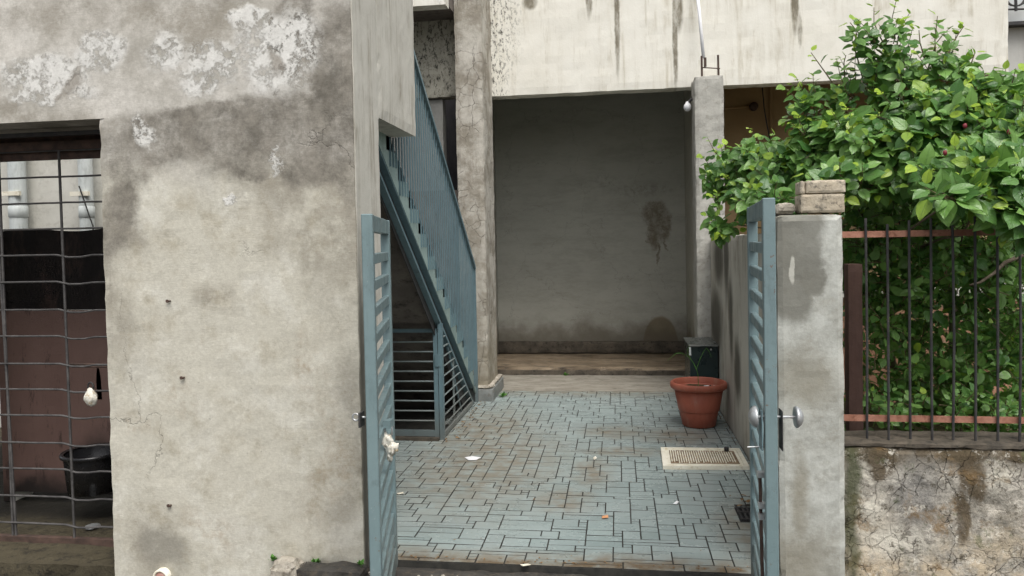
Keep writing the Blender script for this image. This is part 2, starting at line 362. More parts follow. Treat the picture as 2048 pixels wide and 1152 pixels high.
M['meshiron'] = mat_plain('grey_iron_grille', (.045, .043, .043), (.10, .095, .092), .6, 18, .002, .4)
def mat_brown():
    b = NB('red_brown_door_paint', .6, .35)
    c = b.mix(b.noise(3, 8, .7, st=(1, 1, .3)), (.105, .062, .053), (.17, .108, .092))
    c = b.mix(b.mr(b.noise(18, 8, .75, st=(1, 1, .25)), .55, .66, 0, .8), c, (.04, .025, .022))
    m = b.blobs(b.warp(4, .12, 7), px_blobs([(205, 990, 85, 120), (110, 1045, 190, 100), (60, 1000, 60, 50)], Y=4.55), .35)  # shade at the door foot, painted dark into the colour
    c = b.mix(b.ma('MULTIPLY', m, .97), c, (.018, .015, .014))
    b.col(c); b.bump(b.noise(20, 6, .7), .003, .6); return b.m
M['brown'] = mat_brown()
M['black'] = mat_plain('dark_gap_black', (.010, .010, .012), (.024, .022, .024), .55, 5, .003, .3)  # near-black standing in for dark gaps and unlit depth
M['tarred'] = mat_plain('tarred_brown_sheet', (.014, .013, .014), (.034, .028, .027), .5, 4, .004, .3, dark=(.085, .055, .048), damt=.7, st=(1, 1, .4))
M['pipe'] = mat_plain('grey_white_pvc', (.50, .54, .54), (.66, .70, .69), .45, 5, .001, .4, dark=(.34, .36, .34), damt=.5, st=(1, 1, .3))
M['alley'] = mat_plain('pale_alley_wall', (.50, .49, .44), (.62, .61, .56), .9, 3, .004, .2, dark=(.36, .35, .31), damt=.5)
M['terra'] = mat_plain('terracotta_plastic', (.30, .082, .050), (.41, .125, .080), .55, 5, .0008, .35, dark=(.34, .20, .14), damt=.45, st=(1, 1, .4))
M['soil'] = mat_plain('potting_soil', (.05, .035, .02), (.12, .09, .05), .95, 30, .01, .1)
M['garden'] = mat_plain('garden_earth', (.045, .05, .02), (.12, .10, .06), .95, 5, .02, .1, dark=(.03, .06, .015), damt=.8)
M['cab'] = mat_plain('black_green_cabinet', (.010, .020, .021), (.018, .032, .033), .3, 4, .001, .5)
M['cover'] = mat_plain('ivory_cover', (.74, .70, .57), (.88, .85, .74), .6, 8, .002, .3, dark=(.46, .36, .2), damt=.6)
M['coverdirt'] = mat_plain('rusty_dirt', (.13, .085, .05), (.36, .27, .18), .9, 22, .004, .2)
M['brick'] = mat_plain('old_pale_brick', (.42, .36, .27), (.56, .50, .40), .9, 9, .008, .15, dark=(.08, .075, .065), damt=.9)
M['wood'] = mat_plain('dark_brown_post', (.045, .024, .019), (.085, .048, .037), .75, 6, .004, .3, st=(1, 1, .2))
M['ochre'] = mat_plain('ochre_room_plaster', (.34, .23, .125), (.42, .30, .17), .9, 2, .004, .1)
M['white'] = mat_plain('white_plastic', (.74, .75, .78), (.85, .85, .86), .5, 8, 0, .4)
M['bag'] = mat_plain('dirty_plastic_bag', (.74, .72, .64), (.85, .82, .72), .35, 20, .004, .5, dark=(.50, .32, .10), damt=.9)
M['steelbare'] = mat_plain('bare_zinc_steel', (.42, .44, .45), (.60, .62, .62), .38, 12, .001, .5, .6, dark=(.20, .10, .06), damt=.4)
M['bark'] = mat_plain('grey_brown_bark', (.10, .08, .055), (.19, .16, .12), .85, 18, .004, .2)
M['twig'] = mat_plain('green_brown_twig', (.10, .085, .045), (.16, .12, .07), .7, 20, .001, .2)
M['leaf'] = mat_leaf()
M['weed'] = mat_plain('weed_green', (.05, .16, .02), (.10, .26, .04), .5, 30, 0, .3)
M['dryleaf'] = mat_plain('dry_leaf', (.16, .09, .04), (.30, .19, .09), .8, 20, .002, .2)
M['stone'] = mat_plain('black_kerb_stone', (.035, .033, .03), (.075, .07, .062), .75, 10, .008, .3, dark=(.15, .12, .085), damt=.6)
M['rubble'] = mat_plain('broken_mortar', (.30, .27, .22), (.52, .48, .41), .9, 8, .014, .2, dark=(.12, .10, .07), damt=.7)
M['neigh'] = mat_streaked('neighbour_grey_plaster', (.42, .42, .40), (.55, .55, .52), (.22, .21, .19), .6, scale=5)
M['neighlight'] = mat_plain('neighbour_light_panel', (.56, .58, .58), (.62, .64, .63), .8, 3, .002)
M['cable'] = mat_plain('black_cable', (.015, .015, .015), (.03, .028, .025), .6, 10, 0)
M['orange'] = mat_plain('salmon_painted_block', (.40, .20, .13), (.50, .28, .19), .9, 4, .006, .2, dark=(.35, .30, .25), damt=.6)
def mat_moss():
    b = NB('mossy_alley_floor', .8, .2)
    c = b.mix(b.noise(6, 8, .75), (.045, .038, .026), (.11, .095, .06))
    m = b.blobs(b.warp(4, .1, 7), [((-3, 5.3, 0), (3, 1.05, 9))], .12)  # far floor painted dark for the shade behind the grille
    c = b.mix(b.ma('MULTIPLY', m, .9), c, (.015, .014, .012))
    c = b.mix(b.mr(b.noise(15, 9, .8), .5, .6, 0, .8), c, (.025, .022, .018))
    b.col(c); b.bump(b.noise(22, 7, .75), .02, .8); return b.m
M['dark_patch'] = mat_moss()
M['flower'] = mat_plain('red_bud', (.16, .02, .03), (.24, .03, .045), .5, 20, 0)
M['blackplastic'] = mat_plain('black_plastic', (.012, .012, .013), (.02, .02, .022), .25, 6, 0, .5)

# ------------------------------------------------------------------ mesh helpers
def obj(name, bm, mat, parent=None, smooth=False, **props):
    if isinstance(bm, bpy.types.Mesh): me = bm
    else:
        me = bpy.data.meshes.new(name); bmesh.ops.recalc_face_normals(bm, faces=bm.faces); bm.to_mesh(me); bm.free()
    if mat and not me.materials: me.materials.append(mat)
    if smooth:
        for p in me.polygons: p.use_smooth = True
    o = bpy.data.objects.new(name, me); COL.objects.link(o)
    if parent: o.parent = parent; o.matrix_parent_inverse = Matrix.Translation(-parent.location) if parent.type == 'EMPTY' else parent.matrix_world.inverted()
    for k, v in props.items(): o[k] = v
    return o
def thing(name, label, cat, loc=(0, 0, 0), group=None):
    o = bpy.data.objects.new(name, None); COL.objects.link(o); o.location = loc; o.empty_display_size = .1
    o['label'] = label; o['category'] = cat
    if group: o['group'] = group
    return o
def tag(o, label, cat, group=None):
    o['label'] = label; o['category'] = cat
    if group: o['group'] = group
    return o
def struct(name, bm, mat, parent=None, **k): return obj(name, bm, mat, parent, kind='structure', **k)

def box(x0, x1, y0, y1, z0, z1, bm=None, bev=0.0, mtx=None):
    b = bm or bmesh.new()
    vs = [b.verts.new((x, y, z)) for x in (x0, x1) for y in (y0, y1) for z in (z0, z1)]
    fs = [b.faces.new([vs[i] for i in f]) for f in ((0, 1, 3, 2), (4, 6, 7, 5), (0, 4, 5, 1), (2, 3, 7, 6), (0, 2, 6, 4), (1, 5, 7, 3))]
    if bev: 
        es = list({e for f in fs for e in f.edges})
        r = bmesh.ops.bevel(b, geom=es, offset=bev, segments=2 if bev > .004 else 1, affect='EDGES', profile=.6)
    if mtx is not None: bmesh.ops.transform(b, matrix=mtx, verts=[v for v in b.verts] if bm is None else vs)
    return b
def bar(p, q, w, h, bm=None, up=Vector((0, 0, 1)), bev=0):
    """rectangular bar from p to q, w across, h along 'up'"""
    p, q = Vector(p), Vector(q); d = (q-p).normalized()
    s = d.cross(up); s = s.normalized() if s.length > 1e-4 else Vector((1, 0, 0)); u = s.cross(d)
    b = bm or bmesh.new(); L = (q-p).length
    vs = []
    for t in (0, L):
        for a, c in ((-1, -1), (1, -1), (1, 1), (-1, 1)): vs.append(b.verts.new(p + d*t + s*(a*w/2) + u*(c*h/2)))
    fs = [b.faces.new([vs[i] for i in f]) for f in ((3, 2, 1, 0), (4, 5, 6, 7), (0, 1, 5, 4), (1, 2, 6, 5), (2, 3, 7, 6), (3, 0, 4, 7))]
    if bev: bmesh.ops.bevel(b, geom=list({e for f in fs for e in f.edges}), offset=bev, segments=1, affect='EDGES')
    return b
def tube(pts, r, bm=None, seg=6, r1=None, cap=True):
    b = bm or bmesh.new(); pts = [Vector(p) for p in pts]; n = len(pts); rings = []
    t0 = (pts[1]-pts[0]).normalized(); ref = Vector((0, 0, 1)) if abs(t0.z) < .9 else Vector((1, 0, 0)); s = t0.cross(ref).normalized()
    for i, p in enumerate(pts):
        t = (pts[min(i+1, n-1)]-pts[max(i-1, 0)]).normalized()
        s = (s - t*s.dot(t)).normalized(); u = t.cross(s)
        rr = r if r1 is None else r + (r1-r)*i/(n-1)
        rings.append([b.verts.new(p + (s*math.cos(a) + u*math.sin(a))*rr) for a in [2*math.pi*k/seg for k in range(seg)]])
    for i in range(n-1):
        for k in range(seg): b.faces.new((rings[i][k], rings[i][(k+1) % seg], rings[i+1][(k+1) % seg], rings[i+1][k]))
    if cap: b.faces.new(rings[0][::-1]); b.faces.new(rings[-1])
    return b
def lathe(prof, seg=32, c=(0, 0, 0), bm=None, axis='Z', cap0=False, cap1=False):
    b = bm or bmesh.new(); rings = []
    for r, z in prof:
        ring = []
        for k in range(seg):
            a = 2*math.pi*k/seg
            v = (r*math.cos(a), r*math.sin(a), z) if axis == 'Z' else ((z, r*math.cos(a), r*math.sin(a)) if axis == 'X' else (r*math.cos(a), z, r*math.sin(a)))
            ring.append(b.verts.new(Vector(v)+Vector(c)))
        rings.append(ring)
    for i in range(len(rings)-1):
        for k in range(seg): b.faces.new((rings[i][k], rings[i][(k+1) % seg], rings[i+1][(k+1) % seg], rings[i+1][k]))
    if cap0: b.faces.new(rings[0][::-1])
    if cap1: b.faces.new(rings[-1])
    return b
def rough_box(x0, x1, y0, y1, z0, z1, seg=.06, amp=.004, edge=.006, fr=6.0, bm=None, seed=0.0, flat=()):
    """box cut into a grid whose surface undulates and whose arrises are worn"""
    b = bm or bmesh.new(); cache = {}
    def V(i, j, k, n):
        key = (i, j, k)
        if key in cache: return cache[key]
        p = Vector((x0+(x1-x0)*i/n[0], y0+(y1-y0)*j/n[1], z0+(z1-z0)*k/n[2]))
        ext = Vector(((i == n[0])-(i == 0), (j == n[1])-(j == 0), (k == n[2])-(k == 0)))
        if 'Z1' in flat and k == n[2] or 'Z0' in flat and k == 0: ext.z = 0
        if 'X0' in flat and i == 0 or 'X1' in flat and i == n[0]: ext.x = 0
        q = p*fr + Vector((seed, seed, seed))
        p2 = p + ext*(amp*(mnoise.noise(q) + .5*mnoise.noise(q*3.1)))
        if abs(ext.x)+abs(ext.y)+abs(ext.z) > 1.5:
            p2 -= ext*(edge*(.6 + 1.2*max(0, mnoise.noise(p*11+Vector((seed, 1, 2))))))
        cache[key] = b.verts.new(p2); return cache[key]
    n = [max(1, int(round(abs(d)/seg))) for d in (x1-x0, y1-y0, z1-z0)]
    for ax in range(3):
        a, c = [q for q in range(3) if q != ax]
        for side in (0, n[ax]):
            for i in range(n[a]):
                for j in range(n[c]):
                    q = []
                    for di, dj in ((0, 0), (1, 0), (1, 1), (0, 1)):
                        idx = [0, 0, 0]; idx[ax] = side; idx[a] = i+di; idx[c] = j+dj; q.append(V(*idx, n))
                    b.faces.new(q)
    return b
def copy_obj(src, name=None, parent=None, matrix=None):
    c = src.copy(); COL.objects.link(c)
    if parent: c.parent = parent
    if matrix is not None: c.matrix_world = matrix
    return c

# ------------------------------------------------------------------ the setting: ground
b = bmesh.new()
bmesh.ops.create_grid(b, x_segments=90, y_segments=24, size=1)
for v in b.verts:
    v.co = Vector((v.co.x*5.5, 1.75+v.co.y*1.85, 0)); v.co.z = -.175 + .012*mnoise.noise(v.co*3)
struct('street', b, M['ground'])
b = bmesh.new()
for a in [((-250, -250), (250, -250), (250, 250), (-250, 250))]:
    b.faces.new([b.verts.new((x, y, -.24)) for x, y in a])
struct('ground', b, M['ground'])
# courtyard floor: screed with separate tile pieces on it
b = box(-2.4, .93, 3.66, 8.0, -.13, -.008)
floor = struct('courtyard_floor', b, M['grout'])
strip = struct('cement_strip', rough_box(-1.9, .93, 8.0, 8.95, -.12, .001, .05, .004, .002), M['cementstrip'])
pieces = []
GU, GV = .0490, .0370
NU, NV = int(3.27/GU)+1, int(4.34/GV)+1
occ = [[False]*NV for _ in range(NU)]
KINDS = [(3, 3), (3, 2), (6, 2), (6, 1), (5, 2), (2, 2), (3, 4), (6, 2), (4, 1), (2, 3), (5, 2), (3, 3), (4, 2), (6, 1), (5, 1)]
trng = random.Random(5)
for vi in range(NV):
    for ui in range(NU):
        if occ[ui][vi]: continue
        opts = KINDS[:]; trng.shuffle(opts)
        for wq, hq in opts + [(1, 1)]:
            if ui+wq > NU or vi+hq > NV: continue
            if (wq, hq) == (1, 1) and trng.random() < .0: continue
            if all(not occ[a][c] for a in range(ui, ui+wq) for c in range(vi, vi+hq)): break
        for a in range(ui, ui+wq):
            for c in range(vi, vi+hq): occ[a][c] = True
        x0, y0 = -2.35+ui*GU, 3.66+vi*GV; x1, y1 = x0+wq*GU, y0+hq*GV
        X1, Y1 = min(x1, .915), min(y1, 7.99)
        if X1-x0 < .02 or Y1-y0 < .012 or (X1 < -1.46 and y0 > 6.05): continue
        pieces.append((x0, X1, y0, Y1, (wq, hq), (X1, Y1) == (x1, y1)))
def vis(p):
    X, Y = (p[0]+p[1])/2, (p[2]+p[3])/2
    inside = -1.2*Y/3.6 < X < .70*Y/3.9
    return (0 if inside else 3) + Y/10 - (p[1]-p[0])*.2
pieces.sort(key=vis)
gx, gy = .0036, .0030
def tile_bm(x0, x1, y0, y1, bm=None, z=0):
    b = bm or bmesh.new(); c = .0005; h = .0060
    lo = [b.verts.new(v) for v in ((x0+gx, y0+gy, -.008), (x1-gx, y0+gy, -.008), (x1-gx, y1-gy, -.008), (x0+gx, y1-gy, -.008))]
    md = [b.verts.new((v.co.x, v.co.y, h-.008+z)) for v in lo]
    tp = [b.verts.new(v) for v in ((x0+gx+c, y0+gy+c, h+.0004-.008+z), (x1-gx-c, y0+gy+c, h+.0004-.008+z), (x1-gx-c, y1-gy-c, h+.0004-.008+z), (x0+gx+c, y1-gy-c, h+.0004-.008+z))]
    for A, B in ((lo, md), (md, tp)):
        for k in range(4):
            q_ = b.faces.new((A[k], A[(k+1) % 4], B[(k+1) % 4], B[k])); q_.material_index = 1 if A is lo else 0
    b.faces.new(tp); return b
shared = {}; rest = bmesh.new()
for i, (x0, x1, y0, y1, k, full) in enumerate(pieces):
    if i < 296:
        if full and k in shared: o = bpy.data.objects.new('tile', shared[k]); COL.objects.link(o)
        else:
            bm = tile_bm(-(x1-x0)/2, (x1-x0)/2, -(y1-y0)/2, (y1-y0)/2); bmesh.ops.recalc_face_normals(bm, faces=bm.faces)
            me = bpy.data.meshes.new('tile'); bm.to_mesh(me); bm.free(); me.materials.append(M['tile']); me.materials.append(M['grout'])
            if full: shared[k] = me
            o = bpy.data.objects.new('tile', me); COL.objects.link(o)
        o.parent = floor; o.location = ((x0+x1)/2, (y0+y1)/2, random.uniform(-.0008, .0012)); o.rotation_euler = (random.uniform(-.006, .006), random.uniform(-.008, .008), random.uniform(-.004, .004))
    else: tile_bm(x0, x1, y0, y1, rest, random.uniform(-.001, .0014))
obj('far_tiles', rest, M['tile'], floor, kind='stuff').data.materials.append(M['grout'])
# raised floor of the open room
struct('room_floor', rough_box(-1.9, .93, 8.975, 10.3, -.12, .085, .05, .007, .014), M['dirtyconc'])
struct('step_riser', rough_box(-1.9, .93, 8.952, 8.974, -.12, .060, .04, .005, .006, 9), M['grime'])
# doorstep
step = struct('doorstep', rough_box(-1.29, .74, 3.46, 3.655, -.31, -.030, .05, .006, .008), M['stone'])
struct('garden_ground', rough_box(1.05, 6.5, 3.95, 9.4, -.13, .12, .12, .04, .0, 2), M['garden'])
struct('alley_floor', rough_box(-6, -2.52, 3.66, 6.5, -.31, -.10, .08, .02, 0, 4), M['dark_patch'])

# ------------------------------------------------------------------ tall plastered wall on the left
XR, YF = -1.285, 3.6
t = thing('plastered_wall', 'tall stained cream plaster wall left of the open gate, with flaking white patches', 'wall', (-2.6, 3.6, -.1))
OL, OR, OT = -3.9, -2.667, 2.285
b = rough_box(OR, XR, YF, 3.985, -.31, OT, .045, .004, .006, flat=('Z1',))
obj('wall_lower', b, M['lwall'], t)
b = rough_box(-5.2, XR, YF, 3.985, OT+.0, 4.6, .05, .004, .006, flat=('Z0',))
obj('wall_upper', b, M['lwall'], t)
obj('wall_side', rough_box(-5.2, OL, YF, 3.985, -.31, OT, .1, .004, .006), M['lwall'], t)
obj('jamb_face', rough_box(XR-.02, XR+.004, YF+.012, 3.99, -.1, OT, .05, .002, .003, flat=('Z1',)), M['jamb'], t)
obj('overhang', rough_box(-2.2, XR+.004, 4.001, 4.78, OT+.008, 4.6, .06, .003, .006), M['jamb'], t)
obj('jamb_face', rough_box(XR-.02, XR+.004, YF+.012, 4.0, OT, 4.6, .05, .002, .003, flat=('Z0',)), M['jamb'], t)
for x, y in ((340, 602), (368, 755), (342, 1010)):
    p = at(x, y, Y=3.6); bm = tube([p+Vector((0, .01, 0)), p+Vector((.004, -.018, .002)), p+Vector((.008, -.022, -.001))], .0042)
    lathe([(.0005, -.002), (.009, -.002), (.009, .002), (.0005, .002)], 8, p+Vector((-.008, -.012, 0)), bm, 'Y')
    obj('nail', bm, M['rustdark'], t)
p = at(328, 1150, Y=3.6)
t = thing('pipe_stub', 'round pinkish pipe end sticking out at the foot of the plaster wall', 'pipe', p)
obj('pipe_ring', lathe([(.030, .01), (.030, -.035), (.036, -.038), (.042, -.035), (.042, .01)], 24, p, axis='Y'), M['cover'], t, True)
obj('pipe_cap', lathe([(.0005, -.030), (.020, -.032), (.030, -.028)], 24, p, axis='Y'), mat_plain('pink_cap', (.45, .22, .18), (.55, .34, .28), .6, 20, .002), t, True)

# ------------------------------------------------------------------ doorway with iron grille, far left
GY = 3.93
t = thing('iron_grille', 'welded iron mesh grille closing the doorway at the far left', 'grille', (-3.2, GY, 0))
obj('top_frame', bar((OL, GY+.01, 2.205), (OR-.003, GY+.01, 2.205), .05, .05), M['rustdark'], t)
obj('dark_soffit_fill', box(OL, OR-.002, GY+.03, GY+.05, 2.13, 2.284), M['rustdark'], t)  # added dark plate, stands in for the shaded soffit under the lintel
obj('top_frame', bar((OL, GY-.13, 2.25), (OR-.003, GY-.13, 2.25), .03, .022), M['iron'], t)
obj('side_frame', bar((OR-.012, GY, -.1), (OR-.012, GY, 2.18), .02, .02), M['rustdark'], t)
obj('bottom_frame', bar((OL, GY, -.09), (OR-.004, GY, -.09), .035, .05), M['rustdark'], t)
for xa, ya in (((117, 290), (150, 1100)), ((-8, 500), (33, 1080))):
    a = at(*xa, Y=GY); c = at(*ya, Y=GY); xm = (a.x+c.x)/2
    obj('upright_bar', tube([(a.x, GY, 2.2), (xm+.003, GY-.004, 1.2), (c.x, GY, -.07)], .0075, seg=6), M['meshiron'], t)
obj('upright_bar', tube([(-3.55, GY, 2.2), (-3.55, GY, -.07)], .0075), M['meshiron'], t)
ys = [300, 353, 405, 457, 511, 565, 621, 674, 729, 781, 833, 888, 941, 996, 1050, 1102]
for i, y in enumerate(ys):
    z = at(140, y, Y=GY).z; pts = [(OL, GY, z+.005)]
    for k in range(12):
        x = -3.5 + .83*k/11
        kink = 0
        if i > 3 and -3.14 < x < -3.02: kink = -.014
        elif i > 3 and x <= -3.14: kink = .008
        pts.append((x, GY-.004*(i % 3), z + kink*.7 + random.uniform(-.001, .001)))
    obj('cross_bar', tube(pts, .0062, seg=6), M['meshiron'], t)
# the brown sheet door behind the grille
DY = 4.55
xl = at(16, 800, Y=DY).x; zt = at(100, 462, Y=DY).z; zb = at(100, 985, Y=DY).z; zm = at(100, 620, Y=DY).z
t = thing('metal_door', 'rusty red-brown sheet door with a black upper band, seen behind the grille', 'door', (-3.2, DY, 0))
bm = bmesh.new(); N_ = 26
for i in range(N_+1):
    x = xl + (-2.50-xl)*i/N_
    wob = .012*math.sin(i*.55) + .010*math.sin(i*.23+1) - .012*(i/N_)
    bm.verts.new((x, DY, zm)); bm.verts.new((x, DY+.004*math.sin(i), zt + wob + .018 - .04*abs(i/N_-.55)))
bm.verts.ensure_lookup_table()
for i in range(N_): bm.faces.new([bm.verts[j] for j in (2*i, 2*i+2, 2*i+3, 2*i+1)])
bmesh.ops.solidify(bm, geom=bm.faces[:], thickness=.012)
obj('upper_sheet', bm, M['tarred'], t)
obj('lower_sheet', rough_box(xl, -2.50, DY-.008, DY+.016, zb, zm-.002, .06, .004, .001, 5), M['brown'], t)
obj('dark_gap_sheet', box(xl, -2.50, DY+.02, DY+.03, -.02, zb+.02), M['black'], t)  # black sheet added for the darkness below the door
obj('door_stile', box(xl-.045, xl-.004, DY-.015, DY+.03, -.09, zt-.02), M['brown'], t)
z = at(170, 718, Y=4.2).z
t2 = thing('door_bolt', 'rusty sliding bolt on the right of the brown sheet door', 'bolt', (-2.85, 4.0, z))
bm = tube([(at(140, 718, Y=4.02).x, 4.0, z), (OR-.005, 4.0, z+.004)], .007); obj('bolt_rod', bm, M['rustdark'], t2)
bm = tube([(at(150, 724, Y=4.02).x, 4.0, z-.014), (OR-.04, 4.0, z-.012)], .006); obj('guide_rod', bm, M['rustdark'], t2)
px_ = at(197, 765, Y=4.0)
bm = bmesh.new()
vs = [bm.verts.new((px_.x+dx, 4.0, px_.z+dz)) for dx, dz in ((-.008, .085), (.006, .085), (.016, .03), (.020, -.10), (-.012, -.10), (-.014, .02))]
bm.faces.new(vs); bmesh.ops.solidify(bm, geom=bm.faces[:], thickness=.008); obj('hasp_plate', bm, M['iron'], t2)

def crumpled(c, rx, ry, rz, seed, sub=3, amp=.35, taper=0):
    b = bmesh.new(); bmesh.ops.create_icosphere(b, subdivisions=sub, radius=1)
    for v in b.verts:
        n = v.co.normalized(); q = n*1.9 + Vector((seed, seed*2, 0))
        k = 1 + amp*mnoise.noise(q) + amp*.6*mnoise.noise(q*2.7)
        s = 1 - taper*max(0, n.z)
        v.co = Vector((n.x*rx*k*s, n.y*ry*k*s, n.z*rz*k)) + Vector(c)
    return b
def shackle(c, w, h, r):
    pts = [Vector(c)+Vector((-w*math.cos(a), 0, h*math.sin(a))) for a in [math.pi*k/10 for k in range(11)]]
    return tube([pts[0]-Vector((0, 0, h*.8))]+pts+[pts[-1]-Vector((0, 0, h*.8))], r, seg=8)
p = at(182, 792, Y=3.88)
t = thing('padlock', 'padlock wrapped in cream plastic hanging on the grille in front of the brown door', 'padlock', p)
obj('lock_body', crumpled(p+Vector((0, 0, -.004)), .038, .026, .052, 3.3, 3, .22, .35), M['bag'], t, True)
obj('shackle', shackle(p+Vector((0, 0, .055)), .016, .022, .005), M['iron'], t, True)
# things in the dark behind the grille
p = at(200, 985, Y=4.35)
t = thing('black_tub', 'black plastic tub with a shiny rim standing low behind the grille', 'tub', (p.x, 4.3, .02))
obj('tub_body', lathe([(.15, .10), (.17, .33)], 28, (p.x+.02, 4.28, 0), cap0=True), M['blackplastic'], t, True)
obj('tub_rim', lathe([(.168, .32), (.185, .322), (.188, .335), (.185, .346), (.165, .342)], 28, (p.x+.02, 4.28, 0)), M['blackplastic'], t, True)
p = at(186, 1080, Y=4.15)
tag(obj('steel_lid', lathe([(.0005, .014), (.02, .013), (.04, .006), (.045, 0)], 20, (p.x, 4.15, -.085)), M['steelbare'], None, True), 'small round metal lid lying on the mossy floor behind the grille', 'lid')
# alley behind
t = thing('alley_wall', 'pale wall at the back of the alley, seen over the brown sheet door', 'wall', (-4, 6.6, 0))
obj('wall_face', box(-7, -2.53, 6.5, 6.7, -.1, 4.2), M['alley'], t)
t = thing('alley_side_wall', 'grey plaster return wall at the left edge behind the grille', 'wall', (-4, 4.4, 0))
obj('wall_face', rough_box(-4.1, xl-.05, DY+.01, DY+.18, -.1, 1.6, .1, .004, .004), M['alley'], t)
for x, r, lab in ((35, .075, 'wide grey drain pipe at the back of the alley, left one behind the grille'), (172, .062, 'narrower pale drain pipe at the back of the alley, right one behind the grille')):
    p = at(x, 380, Y=6.38)
    t = thing('drain_pipe', lab, 'pipe', (p.x, 6.38, 0), 'drain pipes in the alley')
    obj('pipe_tube', lathe([(r, 0), (r, 4.2)], 24, (p.x, 6.38, 0)), M['pipe'], t, True)
    zc = at(x, 388, Y=6.38).z
    obj('pipe_socket', lathe([(r+.002, 0), (r+.007, .004), (r+.007, .10), (r+.002, .105)], 24, (p.x, 6.38, zc-.22)), M['pipe'], t, True)
    obj('pipe_clamp', box(p.x-r-.05, p.x+r+.01, 6.38-r-.008, 6.38-r+.02, zc-.02, zc+.02), M['cover'], t)
pp = [at(x, y, Y=6.3) for x, y in ((158, 372), (168, 400), (178, 430), (186, 452), (187, 480))]
tag(obj('loose_wire', tube(pp, .006), M['cable']), 'thin black wire hanging between the drain pipes over the brown door', 'wire')
a = at(60, 298, Y=4.4)
tag(obj('awning_board', box(at(-60, 298, Y=4.3).x, at(163, 300, Y=4.3).x, 4.16, 4.5, at(100, 304, Y=4.3).z, at(100, 297, Y=4.3).z+.005), M['rustdark']), 'dark board fixed just under the lintel above the iron grille', 'board')

# ------------------------------------------------------------------ stair yard: walls
t = thing('stair_yard_wall', 'dark sooty plaster wall on the far side of the stairs', 'wall', (-2.45, 6, 0))
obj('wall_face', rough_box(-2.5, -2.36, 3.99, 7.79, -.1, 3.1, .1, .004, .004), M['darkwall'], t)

# ------------------------------------------------------------------ the house
house = thing('house', 'two-storey house with white streaked upper wall over a dark open room', 'house', (0, 8.1, 0))
def hpart(name, bm, m, **k): return obj(name, bm, m, house, **k)
hpart('upper_wall', rough_box(-1.58, 3.86, 8.1, 8.3, 3.18, 5.2, .08, .005, .006), M['facade'])
hpart('column', rough_box(-1.600, -1.318, 7.5, 8.12, .08, 5.2, .045, .005, .008), M['column'])
hpart('column_base', rough_box(-1.615, -1.262, 7.44, 8.16, -.01, .12, .04, .004, .006), mat_plain('dirty_base_tile', (.16, .17, .165), (.24, .25, .24), .5, 10, .004, .4, dark=(.12, .10, .07), damt=.8))
hpart('mortar_fillet', rough_box(-1.612, -1.27, 7.455, 8.15, .121, .155, .03, .012, .014, 14), M['rubble'])
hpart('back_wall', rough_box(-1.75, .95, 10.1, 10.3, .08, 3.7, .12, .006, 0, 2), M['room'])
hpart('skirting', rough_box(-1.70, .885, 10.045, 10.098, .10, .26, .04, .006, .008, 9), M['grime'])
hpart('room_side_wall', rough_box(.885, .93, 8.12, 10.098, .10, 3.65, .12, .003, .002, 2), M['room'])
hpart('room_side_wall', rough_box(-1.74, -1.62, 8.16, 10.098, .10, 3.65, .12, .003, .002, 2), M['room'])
hpart('ceiling', box(-1.74, .885, 8.302, 10.098, 3.652, 3.8), M['grime'])  # ceiling coloured black to dim the top of the room
hpart('upper_floor_slab', box(-1.74, 3.86, 8.302, 12.0, 3.801, 3.95), M['greywall'])
# left bay: recessed wall with rough mouldy beam above, dark doorway
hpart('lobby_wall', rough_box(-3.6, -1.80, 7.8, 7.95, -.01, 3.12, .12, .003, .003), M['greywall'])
hpart('rough_beam', rough_box(-3.6, -1.602, 7.75, 7.93, 3.13, 4.3, .04, .012, .006, 12), M['rough'])
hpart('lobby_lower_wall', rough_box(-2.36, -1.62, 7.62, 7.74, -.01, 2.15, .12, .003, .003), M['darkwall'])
hpart('slab_edge', box(-3.6, -1.602, 7.15, 7.30, 3.90, 4.2), M['facade'])
hpart('slab_soffit', box(-3.6, -1.602, 7.302, 7.76, 3.93, 4.2), M['darkwall'])
hpart('inner_dark_wall', box(-3.6, -1.75, 9.4, 9.5, -.01, 4.2), M['black'])  # black wall standing in for the unlit depth of the doorway
# right bay
hpart('bay_back_wall', rough_box(1.0, 3.86, 9.6, 9.75, .08, 3.8, .15, .004, 0, 2), M['ochre'])
hpart('bay_soffit', box(.931, 3.86, 8.302, 9.598, 3.652, 3.8), M['ochre'])
hpart('bay_side_wall', box(3.70, 3.86, 8.302, 9.59, .1, 3.65), M['ochre'])
px1 = at(1545, 250, Y=9.5); hpart('conduit', tube([(px1.x, 9.57, 3.63), (px1.x, 9.57, .2)], .02, seg=8), M['ochre'])
pz = at(1500, 212, Y=9.5)
hpart('conduit', tube([(1.05, 9.57, pz.z-.01), (pz.x, 9.57, pz.z)], .012, seg=8), M['ochre'])
t = thing('ceiling_hook', 'small dark fixture at the end of the thin conduit on the ochre wall', 'fixture', (pz.x+.05, 9.5, pz.z))
obj('fixture_base', lathe([(.0005, -.08), (.05, -.075), (.055, -.02), (.03, 0)], 14, (pz.x+.05, 9.58, pz.z), axis='Y'), M['rustdark'], t, True)
pp = [at(x, y, Y=8.9) for x, y in ((1524, 168), (1526, 190), (1528, 214), (1533, 245), (1539, 275), (1542, 320))]
tag(obj('hanging_cable', tube(pp, .007), M['cable']), 'thin black cable hanging down in front of the ochre wall', 'cable')

